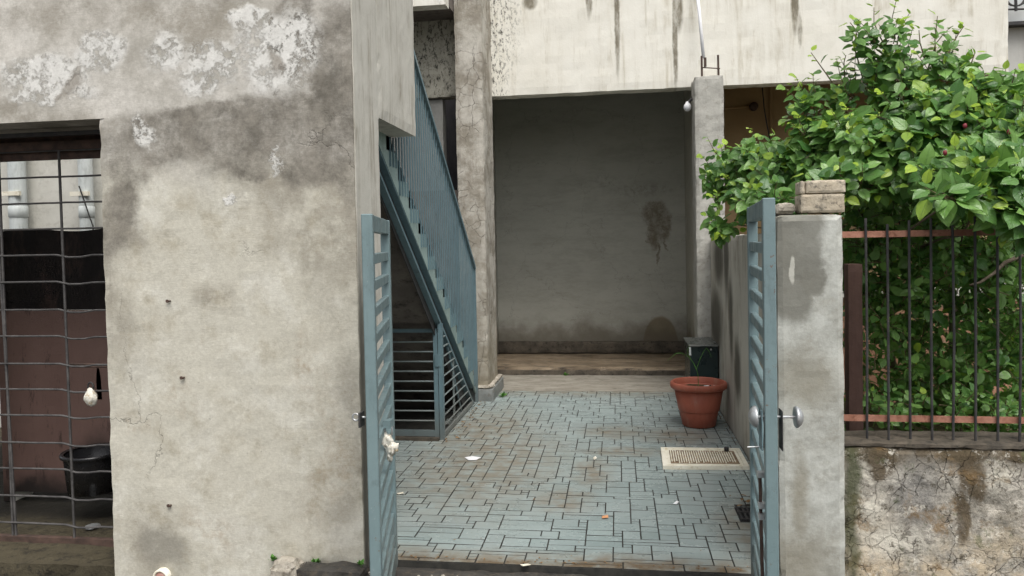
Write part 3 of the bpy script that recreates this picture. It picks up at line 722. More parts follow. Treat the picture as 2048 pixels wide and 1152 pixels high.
# free-standing concrete column with rebar, right of the room opening
cx0, cx1, CY = at(1391, 400, Y=7.78).x, at(1451, 400, Y=7.78).x, 7.78
CT = at(1420, 150, Y=7.78).z
t = thing('concrete_column', 'bare grey concrete column with rusty rebar ends, right of the dark room', 'column', (1, CY, 0))
obj('shaft', rough_box(cx0, cx1, CY, 8.09, -.01, CT, .04, .006, .012, 8), M['ccol'], t)
for x, top in ((1404, 112), (1437, 110)):
    p = at(x, 148, Y=7.86); q = at(x-1, top, Y=7.86)
    obj('rebar', tube([(p.x, 7.86, CT-.02), (q.x, 7.86, q.z)], .011, seg=7), M['rustdark'], t)
p = at(1410, 122, Y=7.86); obj('rebar', box(p.x-.012, p.x+.012, 7.835, 7.865, CT+.10, p.z+.03), M['rustdark'], t)
a, c = at(1402, 135, Y=7.85), at(1440, 137, Y=7.85); obj('rebar_tie', tube([a, c], .006), M['rustdark'], t)
p0, p1 = at(1407, 116, Y=7.9), at(1391, -40, Y=8.02)
tag(obj('white_pipe', tube([p0, p0.lerp(p1, .5)+Vector((.004, 0, 0)), p1], .017, seg=10), M['white'], None, True), 'thin white plastic pipe leaning up from the rebar against the white wall', 'pipe')
p = at(1375, 214, Y=7.95)
t = thing('light_bulb', 'unlit white light bulb on the left side of the concrete column', 'bulb', p)
obj('bulb_glass', lathe([(.0005, -.045), (.022, -.04), (.036, -.02), (.040, 0), (.034, .022), (.02, .04), (.014, .055)], 16, p), M['white'], t, True).rotation_euler = (0, 0, 0)
obj('lamp_holder', tube([p+Vector((.01, 0, .045)), p+Vector((.035, 0, .075)), Vector((cx0+.01, p.y, p.z+.08))], .015, seg=8), M['iron'], t)

# right side yard wall
SX = .92
t = thing('yard_side_wall', 'low yard wall with brown and white drip streaks, right of the tiled floor', 'wall', (SX+.06, 5.8, 0))
obj('wall_face', rough_box(SX, SX+.12, 3.96, CY-.004, -.12, 1.625, .05, .004, .012, 6), M['side'], t)

# ------------------------------------------------------------------ gate pillar on the right with loose bricks
t = thing('gate_pillar', 'grey cement gate pillar right of the gate with a dark wet stain', 'pillar', (.88, 3.8, 0))
obj('pillar_shaft', rough_box(.722, 1.022, 3.6, 3.955, -.31, 1.70, .03, .004, .010, 7), M['pillar'], t)
za = 1.706
bl = [(at(1601, 400, Y=3.62).x, at(1690, 400, Y=3.62).x, za, at(1640, 388, Y=3.62).z, 'lower pale brick lying on the gate pillar top', .0),
      (at(1612, 400, Y=3.62).x, at(1693, 400, Y=3.62).x, at(1640, 388, Y=3.62).z+.004, at(1640, 360, Y=3.62).z, 'upper blackened brick resting on the other brick on the pillar', .02)]
for x0, x1, z0, z1, lab, rz in bl:
    o = obj('brick', rough_box(x0, x1, 3.62, 3.74, z0, z1, .012, .003, .005, 22), M['brick']); tag(o, lab, 'brick', 'loose bricks on the pillar')
x0 = at(1600, 370, Y=3.62).x
tag(obj('brick_fragment', rough_box(x0, x0+.024, 3.622, 3.72, bl[1][2]-.001, bl[1][3]-.003, .01, .003, .004, 22), M['brick']), 'small broken piece at the left end of the upper brick', 'brick')
tag(obj('mortar_lump', rough_box(.735, x0-.008, 3.66, 3.80, 1.705, 1.755, .015, .008, .01, 18), M['rubble']), 'rough dark mortar lump on the pillar beside the bricks', 'mortar')

# ------------------------------------------------------------------ low mouldy wall and iron fence on the right
t = thing('low_wall', 'low crumbling plaster wall with cracks and mould under the iron fence', 'wall', (2, 3.75, 0))
obj('wall_face', rough_box(1.035, 4.2, 3.70, 3.94, -.31, .60, .025, .014, .01, 5), M['low'], t)
obj('wall_capping', rough_box(1.03, 4.2, 3.69, 3.95, .602, .630, .03, .007, .010, 9), M['grime'], t)
FY = 3.76
t = thing('iron_fence', 'dark iron bar fence with two rusty red rails on the low wall', 'fence', (2, FY, .63))
for y in (467, 838):
    z = at(1800, y, Y=FY).z
    obj('rail', bar((1.03, FY+.014, z), (4.2, FY+.014, z-.01), .008, .030), M['rust'], t)
for i in range(24):
    xa_ = at(1733, 650, Y=FY).x; x = xa_ + i*(at(2040, 650, Y=FY).x-xa_)/7
    dx = random.uniform(-.003, .003)
    z1 = at(1800, 442, Y=FY).z + random.uniform(-.02, .02)
    obj('fence_bar', tube([(x-dx, FY, .62), (x+dx, FY-.002, 1.1), (x-dx*.5, FY, z1)], .0058, seg=6), M['iron'], t)
p0 = at(1712, 530, Y=4.0)
tag(obj('wooden_post', rough_box(at(1697, 700, Y=4.02).x, at(1727, 700, Y=4.02).x, 4.02, 4.10, -.05, at(1712, 528, Y=4.0).z, .04, .003, .004), M['wood']), 'dark brown post behind the fence next to the gate pillar', 'post')

# ------------------------------------------------------------------ neighbour house, far right
t = thing('neighbour_house', 'grey neighbouring house wall past the right end of the white upper wall', 'house', (5, 9.8, 0))
zl = at(2030, 52, Y=9.8).z; zb2 = at(2030, 172, Y=9.8).z
obj('wall_lower', box(3.9, 9, 9.8, 10, -.1, zb2-.03), M['neigh'], t)
obj('string_course', rough_box(3.9, 9, 9.74, 9.98, zb2-.029, zb2+.03, .06, .006, .006), M['dirtyconc'], t)
obj('wall_middle', box(3.9, 9, 9.8, 10, zb2+.031, zl-.02), M['neigh'], t)
obj('cornice_shadow', box(3.9, 9, 9.66, 10, zl-.019, zl+.02), M['iron'], t)  # black strip standing in for the shadow of the cornice
obj('balcony_panel', box(3.9, 9, 9.70, 10, zl+.021, 6), M['neighlight'], t)
rl = thing('iron_scroll', 'curled black ironwork on the neighbour balcony in the top right corner', 'railing', at(2035, 20, Y=9.6))
a, c = at(2010, 19, Y=9.62), at(2090, 17, Y=9.62); obj('rail', tube([a, c], .012), M['iron'], rl)
a, c = at(2032, 22, Y=9.6), at(2031, -20, Y=9.6); obj('upright', tube([a, c], .016), M['iron'], rl)
for rad, cy in ((18, -6), (28, -16)):
    obj('scroll', tube([at(2031+rad*math.cos(q), cy+rad*math.sin(q), Y=9.61) for q in [math.pi*k/10 for k in range(11)]], .010), M['iron'], rl)

# salmon garden structures behind the bush
t = thing('garden_kerb', 'salmon coloured garden wall glimpsed through the leaves behind the fence', 'wall', (3, 7, 0))
obj('wall_face', rough_box(1.4, 5.5, 7.0, 7.2, -.1, 1.05, .1, .004, .006), M['orange'], t)
obj('coping', rough_box(1.38, 5.5, 6.95, 7.25, 1.052, 1.12, .1, .004, .006), M['alley'], t)

# ------------------------------------------------------------------ staircase
XS = -1.44; SL = .718; Y0 = 7.30
def zch(Y): return SL*(Y0-Y)
t = thing('staircase', 'blue painted steel staircase with a dense baluster railing rising left of the column', 'staircase', (XS, 7.30, 0))
def prof(pts, x0, x1):
    b = bmesh.new(); n = len(pts)
    A = [b.verts.new((x0, y, z)) for y, z in pts]; B = [b.verts.new((x1, y, z)) for y, z in pts]
    b.faces.new(A); b.faces.new(B[::-1])
    for i in range(n): b.faces.new((A[i], B[i], B[(i+1) % n], A[(i+1) % n]))
    bmesh.ops.triangulate(b, faces=[f for f in b.faces if len(f.verts) > 4])
    return b
YT = 4.05
for xx in (XS, -2.30):
    s = 1 if xx == XS else -1
    obj('channel_web', prof([(Y0, 0.0), (Y0-.24, 0.0+.0), (YT, zch(YT)), (YT, zch(YT)+.165), (Y0, .165)], xx-.045*s-.004, xx-.045*s+.004), M['iron'], t)  # web coloured black in place of the shade under the stair
    obj('lower_flange', prof([(Y0+.02, -.0), (Y0, .022), (YT, zch(YT)+.022), (YT, zch(YT)), (Y0+.02-.04, .0)], *sorted((xx-.05*s, xx+.004*s))), M['stair'], t)
    obj('upper_flange', prof([(Y0+.03, .150), (Y0, .168), (YT, zch(YT)+.172), (YT, zch(YT)+.155)], *sorted((xx-.05*s, xx+.002*s))), M['stair'], t)
obj('underside', prof([(Y0-.05, .03), (YT, zch(YT)+.03), (YT, zch(YT)+.05), (Y0-.05, .05)], -2.26, XS-.055), M['darkwall'], t)
GO, RI = .2437, .175
Yc = Y0-.01+GO*.75
zz = [(Y0, .17), (Yc, .03)]
Yn = Yc+GO*.25; zn = .275
steps = []
while Yn > YT+GO:
    zz.append((min(Yn, Yc), zn)); zz.append((Yn-GO, zn)); steps.append((Yn, zn)); Yn -= GO; zn += RI
zz.append((Yn, zch(Yn)+.173))
obj('stepped_side_plate', prof(zz, XS-.006, XS+.006), M['stairold'], t)
for Yn, zn in steps:
    obj('step', box(-2.28, XS-.008, Yn-GO+.002, min(Yn, Yc)+.012, zn-.03, zn-.004), M['darkwall'], t)
    obj('riser', box(-2.28, XS-.008, Yn-GO-.004, Yn-GO+.001, zn-.002, zn+RI-.032), M['darkwall'], t)
def zrail(Y): return 1.342 + .742*(7.414-Y)
XB = XS+.012
n = 0; Y = 7.38
while Y > 4.2:
    # foot of each baluster lands on the step plate
    zf = .02
    for Yn, zn in steps:
        if Yn-GO <= Y <= Yn: zf = zn-.10
    zt_ = zrail(Y)-.012
    if Y < 4.80: zt_ = min(zt_, OT+.004)
    if zt_ > zf+.05: obj('baluster', box(XB-.0048, XB+.0048, Y-.006, Y+.006, zf, zt_), M['stair'], t)
    Y -= .066
obj('handrail', bar((XB, 7.41, zrail(7.41)), (XB, 4.79, zrail(4.79)), .045, .028), M['stair'], t)
obj('newel', box(XB-.014, XB+.014, 7.40, 7.43, 0, zrail(7.42)+.01), M['stair'], t)

# gate under the stairs
GY2 = 5.97
t = thing('understair_gate', 'small grey gate of horizontal bars closing the space under the stairs', 'gate', (-1.9, GY2, 0))
gx1, gx0, gzt = -1.470, -2.28, .892
for bmx, nm in ((bar((gx0, GY2, gzt), (gx1, GY2, gzt), .025, .03), 'top_rail'), (bar((gx0, GY2, .05), (gx1, GY2, .05), .025, .05), 'bottom_rail'),
                (bar((gx1-.012, GY2, .02), (gx1-.012, GY2, gzt-.016), .024, .036, up=Vector((1, 0, 0))), 'gate_stile'), (bar((gx0, GY2, .02), (gx0, GY2, gzt-.016), .024, .03, up=Vector((1, 0, 0))), 'gate_stile')):
    obj(nm, bmx, M['stair'], t)
for i in range(9):
    z = .80-i*.081
    obj('gate_bar', tube([(gx0, GY2, z+random.uniform(-.003, .003)), (gx1-.02, GY2, z)], .007), M['rodpaint'], t)
obj('latch', box(gx1-.014, gx1+.03, GY2-.022, GY2-.014, .60, .70), M['stair'], t)
tag(obj('threshold_board', box(-2.3, -1.46, GY2-.06, GY2+.04, -.01, .022), M['grime']), 'dark board on the floor under the small understair gate', 'board')
t = thing('side_grille', 'triangular bar grille filling the side under the stair stringer', 'grille', (XS, 6.8, 0))
obj('post', box(XS-.018, XS+.018, GY2-.018, GY2+.02, 0, zch(GY2)-.004), M['stair'], t)
obj('bottom_rail', bar((XS, GY2+.02, .03), (XS, 7.22, .03), .02, .035), M['rodpaint'], t)
i = 0
z = .83
while z > .06:
    Ye = Y0 - z/SL - .01
    if Ye > GY2+.05: obj('grille_bar', tube([(XS, GY2+.02, z), (XS, Ye, z)], .0065), M['rodpaint'], t)
    z -= .081
for Yv in (6.45, 6.49): obj('upright', tube([(XS-.012, Yv, .03), (XS-.012, Yv, zch(Yv)-.01)], .006), M['rodpaint'], t)
obj('brace', tube([(XS-.015, 6.28, zch(6.28)-.02), (XS-.015, 6.78, .05)], .010), M['stair'], t)

# ------------------------------------------------------------------ the two gate leaves
def leaf_gate(name, label, hinge, free, top, slats_from, side):
    h = Vector((hinge[0], hinge[1], 0)); f = Vector((free[0], free[1], 0)); d = (f-h).normalized(); L = (f-h).length
    nrm = Vector((-d.y, d.x, 0)); TH = .042; ST = .058; zb_ = .045
    root = thing(name, label, 'gate', (h.x, h.y, zb_), 'blue-grey gate leaves')
    def pr(nm, p, q, w, hgt, mat=M['steel'], up=Vector((0, 0, 1)), bev=.002): return obj(nm, bar(p, q, w, hgt, up=up, bev=bev), mat, root)
    s0 = h+d*ST/2; s1 = f-d*ST/2; Z = lambda v, z: Vector((v.x, v.y, z))
    pr('hinge_stile', Z(s0, zb_), Z(s0, top), TH, ST, up=d, bev=.003); pr('meeting_stile', Z(s1, zb_), Z(s1, top), TH, ST, up=d, bev=.003)
    a, c = h+d*(ST+.0005), f-d*(ST+.0005)
    pr('top_rail', Z(a, top-.034), Z(c, top-.034), TH-.004, .064); pr('bottom_rail', Z(a, zb_+.05), Z(c, zb_+.05), TH-.004, .09)
    z = slats_from
    while z > zb_+.13:
        pr('slat', Z(a, z), Z(c, z), .026, .042, bev=.003); z -= .1045
    for z in (.3, 1.45):
        obj('hinge', tube([Z(h-d*.012, z-.05), Z(h-d*.012, z+.05)], .011, seg=10), M['steel'], root, True)
    return root, h, f, d, nrm, s1
gl, h, f, d, nrm, s1 = leaf_gate('gate_leaf', 'open blue-grey slatted steel gate leaf on the left, beside the plaster wall', (-1.108, 3.52), (-.922, 2.70), 1.716, 1.545, -1)
# eye ring and latch on the left leaf
p = at(722, 835, Y=2.73)
bm = bmesh.new()
ring = [Vector((p.x-.022+.013*math.cos(a), 2.735, p.z+.013*math.sin(a))) for a in [2*math.pi*k/14 for k in range(15)]]
tube(ring, .004, bm, 6, cap=False); tube([(p.x-.009, 2.735, p.z), (p.x+.02, 2.735, p.z)], .005, bm)
obj('latch_ring', bm, M['steelbare'], gl, True)
obj('latch_plate', box(p.x-.004, p.x+.003, 2.71, 2.76, p.z-.035, p.z+.02), M['iron'], gl)
q = at(770, 845, Y=3.05); obj('bolt_bracket', box(q.x-.004, q.x+.03, 3.03, 3.07, q.z-.02, q.z+.012), M['steel'], gl)
p = at(777, 886, Y=3.05)
t = thing('padlock', 'padlock in a torn yellowed plastic bag hanging on the left gate leaf', 'padlock', p)
obj('shackle', shackle(p+Vector((0, 0, .055)), .017, .026, .0045), M['steelbare'], t, True)
bm = crumpled(p+Vector((-.008, 0, .012)), .024, .016, .030, 1.2, 3, .5)
obj('lock_body', bm, M['bag'], t, True)
bm = crumpled(p+Vector((.014, -.004, -.022)), .026, .012, .022, 5.2, 3, .7)
obj('torn_bag', bm, M['bag'], t, True)
bm = crumpled(p+Vector((.004, -.002, -.050)), .012, .008, .028, 7.7, 3, .6)
obj('bag_strip', bm, M['bag'], t, True)

gr, h, f, d, nrm, s1 = leaf_gate('gate_leaf', 'open blue-grey slatted steel gate leaf on the right, with round knobs', (.602, 3.52), (.520, 2.70), 1.735, 1.56, 1)
zk = at(1540, 834, Y=2.73).z; yk = 2.735; xk = .524
for sgn, xc in ((-1, xk-.040), (1, xk+.092)):
    obj('knob', lathe([(.0005, .016*sgn*1.25), (.016, .017*sgn), (.029, .010*sgn), (.037, 0), (.0385, -.006*sgn), (.034, -.010*sgn), (.008, -.010*sgn), (.0005, -.010*sgn)], 24, (xc-.016*(sgn < 0)-0, yk, zk), axis='X'), M['steelbare'], gr, True)
obj('knob_spindle', tube([(xk-.05, yk, zk), (xk+.09, yk, zk)], .005, seg=8), M['steelbare'], gr)
obj('lock_plate', box(xk+.034, xk+.037, yk-.028, yk+.03, zk-.115, zk+.025), M['iron'], gr)
obj('lock_plate', box(xk-.0345, xk-.0315, yk-.028, yk+.03, zk-.115, zk+.025), M['stair'], gr)
a = at(1495, 894, Y=2.76); c = at(1528, 893, Y=2.76); obj('latch_pin', tube([a, c], .003), M['steelbare'], gr)
a = at(1522, 945, Y=2.80); c = at(1529, 1150, Y=2.80)
obj('drop_bolt', tube([a+Vector((-.004, 0, 0)), c+Vector((-.004, 0, -.30))], .0062, seg=8), M['rustdark'], gr)
for y in (948, 1010, 1032):
    p = at(1524+(y-945)*.03, y, Y=2.79); obj('bolt_clip', box(p.x-.016, p.x+.014, 2.775, 2.805, p.z-.010, p.z+.008), M['steelbare'], gr)
# wall hinge lug on the right leaf far side
# ------------------------------------------------------------------ terracotta pot
pc = Vector((.668, 6.57, 0))
t = thing('flower_pot', 'terracotta coloured plastic flower pot standing by the yard side wall', 'pot', pc)
obj('pot_body', lathe([(.0005, .001), (.130, .001), (.140, .008), (.163, .128), (.163, .132), (.170, .134), (.172, .140), (.207, .325), (.200, .325), (.160, .15)], 48, pc), M['terra'], t, True)
obj('pot_rim', lathe([(.205, .318), (.224, .320), (.236, .328), (.240, .345), (.238, .366), (.230, .376), (.220, .378), (.214, .372), (.205, .33), (.200, .31)], 48, pc), M['terra'], t, True)
bm = lathe([(.0005, .322), (.06, .326), (.12, .320), (.19, .315), (.204, .312)], 40, pc)
for v in bm.verts: v.co.z += .01*mnoise.noise(v.co*25)
tag(obj('soil', bm, M['soil']), 'dark soil filling the terracotta pot', 'soil')
def pt(x, y, dy=0): return at(x, y, Y=6.57+dy)
t = thing('potted_seedling', 'spindly bare green seedling growing in the terracotta pot', 'plant', (pt(1395, 770).x, 6.57, .32))
obj('stem', tube([pt(1397, 772), pt(1396, 750), pt(1393, 738), pt(1400, 718), pt(1408, 702), pt(1413, 696)], .0026, r1=.0015, seg=5), M['weed'], t)
obj('stem', tube([pt(1394, 742), pt(1388, 728, .02), pt(1380, 716, .04), pt(1377, 712, .05)], .003, r1=.002, seg=5), M['weed'], t)
for pts in (((1413, 696), (1418, 702), (1423, 715)), ((1377, 714), (1375, 700), (1380, 690)), ((1352, 707), (1347, 711), (1334, 722)), ((1352, 707), (1362, 706), (1376, 713))):
    obj('leaf_blade', tube([pt(*q) for q in pts], .0024, r1=.001, seg=4), M['weed'], t)
for i, (x, y) in enumerate(((1413, 771), (1429, 769))):
    p = at(x, y, Y=6.55)
    tag(obj('foam_scrap', crumpled((p.x, 6.53, .337), .026, .02, .014, i*3.1, 2, .4), M['white'], None, True), ['left white foam scrap on the soil in the pot', 'right white foam scrap on the soil in the pot'][i], 'scrap')
tag(obj('dark_scrap', crumpled((at(1421, 768, Y=6.55).x, 6.53, .337), .016, .02, .014, 8, 2, .4), M['blackplastic'], None, True), 'small black scrap between the white scraps in the pot', 'scrap')

# cabinet behind the pot
t = thing('black_cabinet', 'dark green-black metal cabinet standing behind the terracotta pot', 'cabinet', (.79, 7.4, 0))
zc = at(1400, 690, Y=7.15).z; x0 = at(1379, 720, Y=7.15).x
obj('cabinet_body', box(x0+.004, SX-.012, 7.15, 7.70, .0, zc-.018, bev=.006), M['cab'], t)
obj('cabinet_top', box(x0-.006, SX-.006, 7.135, 7.72, zc-.017, zc, bev=.003), mat_plain('paler_dark_top', (.05, .06, .058), (.12, .125, .115), .3, 8, .002, .5, dark=(.03, .03, .03)), t)  # top in a paler grey than the body
p = at(1422, 697, Y=7.14); obj('cabinet_lock', lathe([(.0005, -.008), (.008, -.008), (.009, 0)], 12, (p.x, 7.15, p.z-.01), axis='Y'), M['steelbare'], t)
p = at(1380, 705, Y=7.1)
tag(obj('white_tag', box(p.x-.006, p.x+.012, 7.125, 7.128, p.z-.03, p.z+.045), M['pipe']), 'small pale tag stuck on the upper left edge of the black cabinet', 'tag')

# inspection cover on the tiles
t = thing('inspection_cover', 'ivory inspection cover with a rusty ribbed centre lying on the tiles', 'cover', (.58, 5.54, 0))
A_ = [Vector((.288, 5.285)), Vector((.876, 5.315)), Vector((.880, 5.775)), Vector((.300, 5.765))]
def quad(u, v): return A_[0].lerp(A_[1], u).lerp(A_[3].lerp(A_[2], u), v)
def qbox(u0, u1, v0, v1, z0, z1, bm=None):
    b = bm or bmesh.new(); c = [quad(u, v) for u, v in ((u0, v0), (u1, v0), (u1, v1), (u0, v1))]
    lo = [b.verts.new((p.x, p.y, z0)) for p in c]; hi = [b.verts.new((p.x, p.y, z1)) for p in c]
    b.faces.new(lo[::-1]); b.faces.new(hi)
    for i in range(4): b.faces.new((lo[i], lo[(i+1) % 4], hi[(i+1) % 4], hi[i]))
    return b
obj('cover_base', qbox(0, 1, 0, 1, -.002, .014), M['cover'], t)
for u0, u1, v0, v1 in ((0, .05, 0, 1), (.95, 1, .001, .999), (.051, .949, .0, .07), (.051, .949, .93, 1)):
    obj('cover_frame', qbox(u0, u1, v0, v1, .0142, .024), M['cover'], t)
obj('cover_plate', qbox(.075, .925, .11, .89, .0143, .019), M['cover'], t)
obj('dirt_bed', qbox(.10, .91, .15, .86, .0192, .0198), M['coverdirt'], t)
for i in range(27):
    u = .112+i*.0288
    lo = .155+.10*random.random(); hi_ = .855-.10*random.random()
    obj('rib', qbox(u, u+.013, lo, hi_, .0200, .0245), M['cover'], t)
for i in range(4):
    v = .24+i*.15
    obj('cross_rib', qbox(.11, .90, v, v+.012, .0201, .0235), M['coverdirt'], t)
p = at(1453, 900, Z=.03)
tag(obj('round_puck', lathe([(.0005, .028), (.016, .028), (.018, .024), (.018, 0)], 16, (p.x, p.y, .024)), M['blackplastic'], None, True), 'small round black disc lying on the far edge of the ivory cover', 'disc')

# drain grate with dead leaves by the right gate leaf
t = thing('drain_grate', 'black iron drain grate clogged with dead leaves beside the right gate leaf', 'grate', (.74, 4.45, 0))
obj('grate_pit', box(.66, .90, 4.33, 4.56, .0, .002), M['black'], t)
for i in range(9): 
    x = .668+i*.027; obj('grate_bar', box(x, x+.010, 4.335, 4.555, .0025, .014), M['iron'], t)
for y in (4.33, 4.44, 4.55): obj('grate_bar', box(.66, .90, y, y+.012, .0145, .018), M['iron'], t)
def dry(bm, c, s, rot):
    pts = [(-1, 0, .0), (-.5, .35, .12), (.2, .4, .2), (1, 0, .05), (.2, -.4, .16), (-.5, -.35, .1), (0, 0, 0)]
    m = Matrix.Rotation(rot, 3, 'Z') @ Matrix.Rotation(random.uniform(-.4, .4), 3, 'X')
    vs = [bm.verts.new(Vector(c) + (m @ Vector(p))*s) for p in pts]
    for i in range(6): bm.faces.new((vs[i], vs[(i+1) % 6], vs[6]))
bm = bmesh.new()
for i in range(60): dry(bm, (random.gauss(.80, .05), random.gauss(4.56, .05), .02+random.random()*.03), random.uniform(.012, .03), random.random()*6.3)
tag(obj('dead_leaf_pile', bm, M['dryleaf'], None, kind='stuff'), 'heap of brown dead leaves at the drain grate', 'dead leaves')
bm = bmesh.new()
for i in range(70):
    y = random.uniform(6.2, 7.5); dry(bm, (-1.40+abs(random.gauss(0, .05)), y, .004), random.uniform(.006, .018), random.random()*6.3)
for i in range(60):
    dry(bm, (random.uniform(-1.35, .85), random.uniform(3.7, 8.8), .003), random.uniform(.004, .010), random.random()*6.3)
for i in range(110): dry(bm, (.905-abs(random.gauss(0, .02)), random.uniform(3.8, 7.6), .004), random.uniform(.004, .012), random.random()*6.3)
for i in range(90): dry(bm, (random.uniform(-1.25, .70), 3.68+abs(random.gauss(0, .03)), .003), random.uniform(.004, .011), random.random()*6.3)
for i in range(30): dry(bm, (pc.x+random.uniform(-.2, .2), 6.43-abs(random.gauss(0, .03)), .003), random.uniform(.004, .010), random.random()*6.3)
for i in range(50): dry(bm, (random.uniform(-1.8, -1.3), random.gauss(6.03, .04), .004), random.uniform(.006, .02), random.random()*6.3)
tag(obj('floor_litter', bm, M['dryleaf'], None, kind='stuff'), 'scattered bits of dry leaf and dirt on the tiles', 'litter')

def scrap(name, label, cat, pts, m, z=.004, th=.0015):
    bm = bmesh.new(); P = [at(x, y, Z=0) for x, y in pts]
    vs = [bm.verts.new((p.x, p.y, z+.002*i % .006)) for i, p in enumerate(P)]
    bm.faces.new(vs); bmesh.ops.triangulate(bm, faces=bm.faces[:]); bmesh.ops.solidify(bm, geom=bm.faces[:], thickness=th); tag(obj(name, bm, m), label, cat)
scrap('paper_scrap', 'white folded paper scrap on the tiles near the stairs', 'paper', ((929, 916), (944, 914), (962, 917), (953, 921), (937, 922)), M['white'])
scrap('plastic_bit', 'tiny white fleck on the tiles in the near centre right', 'scrap', ((1346, 1009), (1353, 1004), (1358, 1006), (1353, 1010)), M['white'])
scrap('orange_wrapper', 'tiny orange wrapper on the tiles in the near centre', 'wrapper', ((1204, 1034), (1216, 1032), (1217, 1038), (1204, 1038)), mat_plain('orange_foil', (.60, .28, .13), (.7, .36, .18), .5, 20, 0))
scrap('yellow_bit', 'tiny yellow fleck on the tiles in the middle of the yard', 'scrap', ((1186, 917), (1191, 914), (1194, 918), (1189, 921)), M['bag'])
scrap('pale_shard', 'pale shard lying by the edge of the doorstep', 'shard', ((1040, 1131), (1056, 1130), (1062, 1133), (1046, 1134)), M['cover'])
scrap('pale_twig', 'pale sliver on the tiles next to the left gate leaf', 'scrap', ((794, 988), (806, 986), (808, 989), (796, 990)), M['cover'])

# rubble and kerb at the foot of the plaster wall
p = at(575, 1140, Y=3.5)
tag(obj('rubble_lump', rough_box(p.x-.09, p.x+.05, 3.46, 3.595, -.3, at(575, 1128, Y=3.5).z, .02, .025, .02, 11), M['rubble']), 'broken pale mortar lump at the foot of the plaster wall', 'rubble')
a, c = at(600, 1145, Y=3.52), at(732, 1145, Y=3.52)
tag(obj('kerb_stone', rough_box(a.x, c.x, 3.47, 3.59, -.3, at(660, 1137, Y=3.5).z, .025, .012, .01, 9), M['stone']), 'black weathered kerb stone between the mortar lump and the doorstep', 'kerb')
bm = bmesh.new()
for i in range(260):
    x = random.uniform(-1.9, .8); y = random.uniform(3.2, 3.56); s = random.uniform(.003, .012)
    bmesh.ops.create_icosphere(bm, subdivisions=1, radius=s, matrix=Matrix.Translation((x, y, (-.164 if y < 3.45 or x < -1.28 else -.028)+s*.3)) @ Matrix.Diagonal((1, random.uniform(.6, 1.2), .6, 1)))
tag(obj('gravel', bm, M['rubble'], None, kind='stuff'), 'loose grit scattered along the doorstep and kerb', 'gravel')

def weed(p, s, n, lab):
    bm = bmesh.new()
    for i in range(n):
        a = random.random()*6.28; e = random.uniform(.3, 1.3); L = s*random.uniform(.5, 1.1)
        d = Vector((math.cos(a)*math.cos(e), math.sin(a)*math.cos(e), math.sin(e))); sd = d.cross(Vector((0, 0, 1))).normalized()*L*.28
        q = Vector(p) + d*L*.3
        vs = [bm.verts.new(v) for v in (q, q+d*L*.35+sd, q+d*L*.75-Vector((0, 0, L*.05)), q+d*L*.35-sd)]
        bm.faces.new(vs)
        tube([Vector(p), q], .0012, bm, 4)
    tag(obj('weed', bm, M['weed']), lab, 'weed', 'small weeds')
weed(at(546, 1122, Y=3.585), .035, 16, 'small weed above the pale mortar lump at the wall foot')
weed(at(632, 1128, Y=3.585), .04, 18, 'small weed in the middle of the black kerb stone')
weed(at(722, 1132, Y=3.56), .035, 14, 'small weed at the wall corner beside the left gate leaf')
weed(at(1006, 794, Z=.0), .06, 18, 'bright weed at the foot of the cracked column')
weed(at(1130, 751, Z=.0), .05, 14, 'tiny weed in the joint under the room step')

# ------------------------------------------------------------------ hibiscus bush
def leaf_mesh_data(curl, fold, wid, ser=.0):
    """points of a unit-long leaf along +X, normal +Z: rows of 5 with uv"""
    V, UV = [], []; NS = 6
    for i in range(NS+1):
        t_ = i/NS
        w_ = wid*max(0, math.sin(math.pi*min(1, t_)**.74))**.85*(1-.12*t_)
        if i == NS: w_ = 0.002
        if i == 0: w_ = .01
        x = t_; z = -curl*t_*t_
        for j, s in enumerate((-1, -.5, 0, .5, 1)):
            wave = .03*math.sin(t_*9+j*2)*abs(s)
            V.append(Vector((x + (ser*(-1)**i if abs(s) == 1 else 0), s*w_, z + fold*abs(s)*w_ - .25*fold*(s*s)*w_ + wave)))
            UV.append((.5+s*.5, t_))
    Fc = [(i*5+j, (i+1)*5+j, (i+1)*5+j+1, i*5+j+1) for i in range(NS) for j in range(4)]
    return V, UV, Fc
LV = [leaf_mesh_data(random.uniform(.0, .35), random.uniform(-.05, .38), random.uniform(.30, .39), .008) for _ in range(8)]
leaves = []   # (matrix, variant, tint)
twigs = bmesh.new()
def add_leaf(p, dirv, nup, size, tint):
    x = dirv.normalized(); z = (nup - x*nup.dot(x)); z = z.normalized() if z.length > 1e-3 else Vector((0, 0, 1)); y = z.cross(x)
    m = Matrix(((x.x*size, y.x*size, z.x*size, p.x), (x.y*size, y.y*size, z.y*size, p.y), (x.z*size, y.z*size, z.z*size, p.z), (0, 0, 0, 1)))
    leaves.append((m, random.randrange(8), tint))
def rv(): return Vector((random.gauss(0, 1), random.gauss(0, 1), random.gauss(0, 1))).normalized()
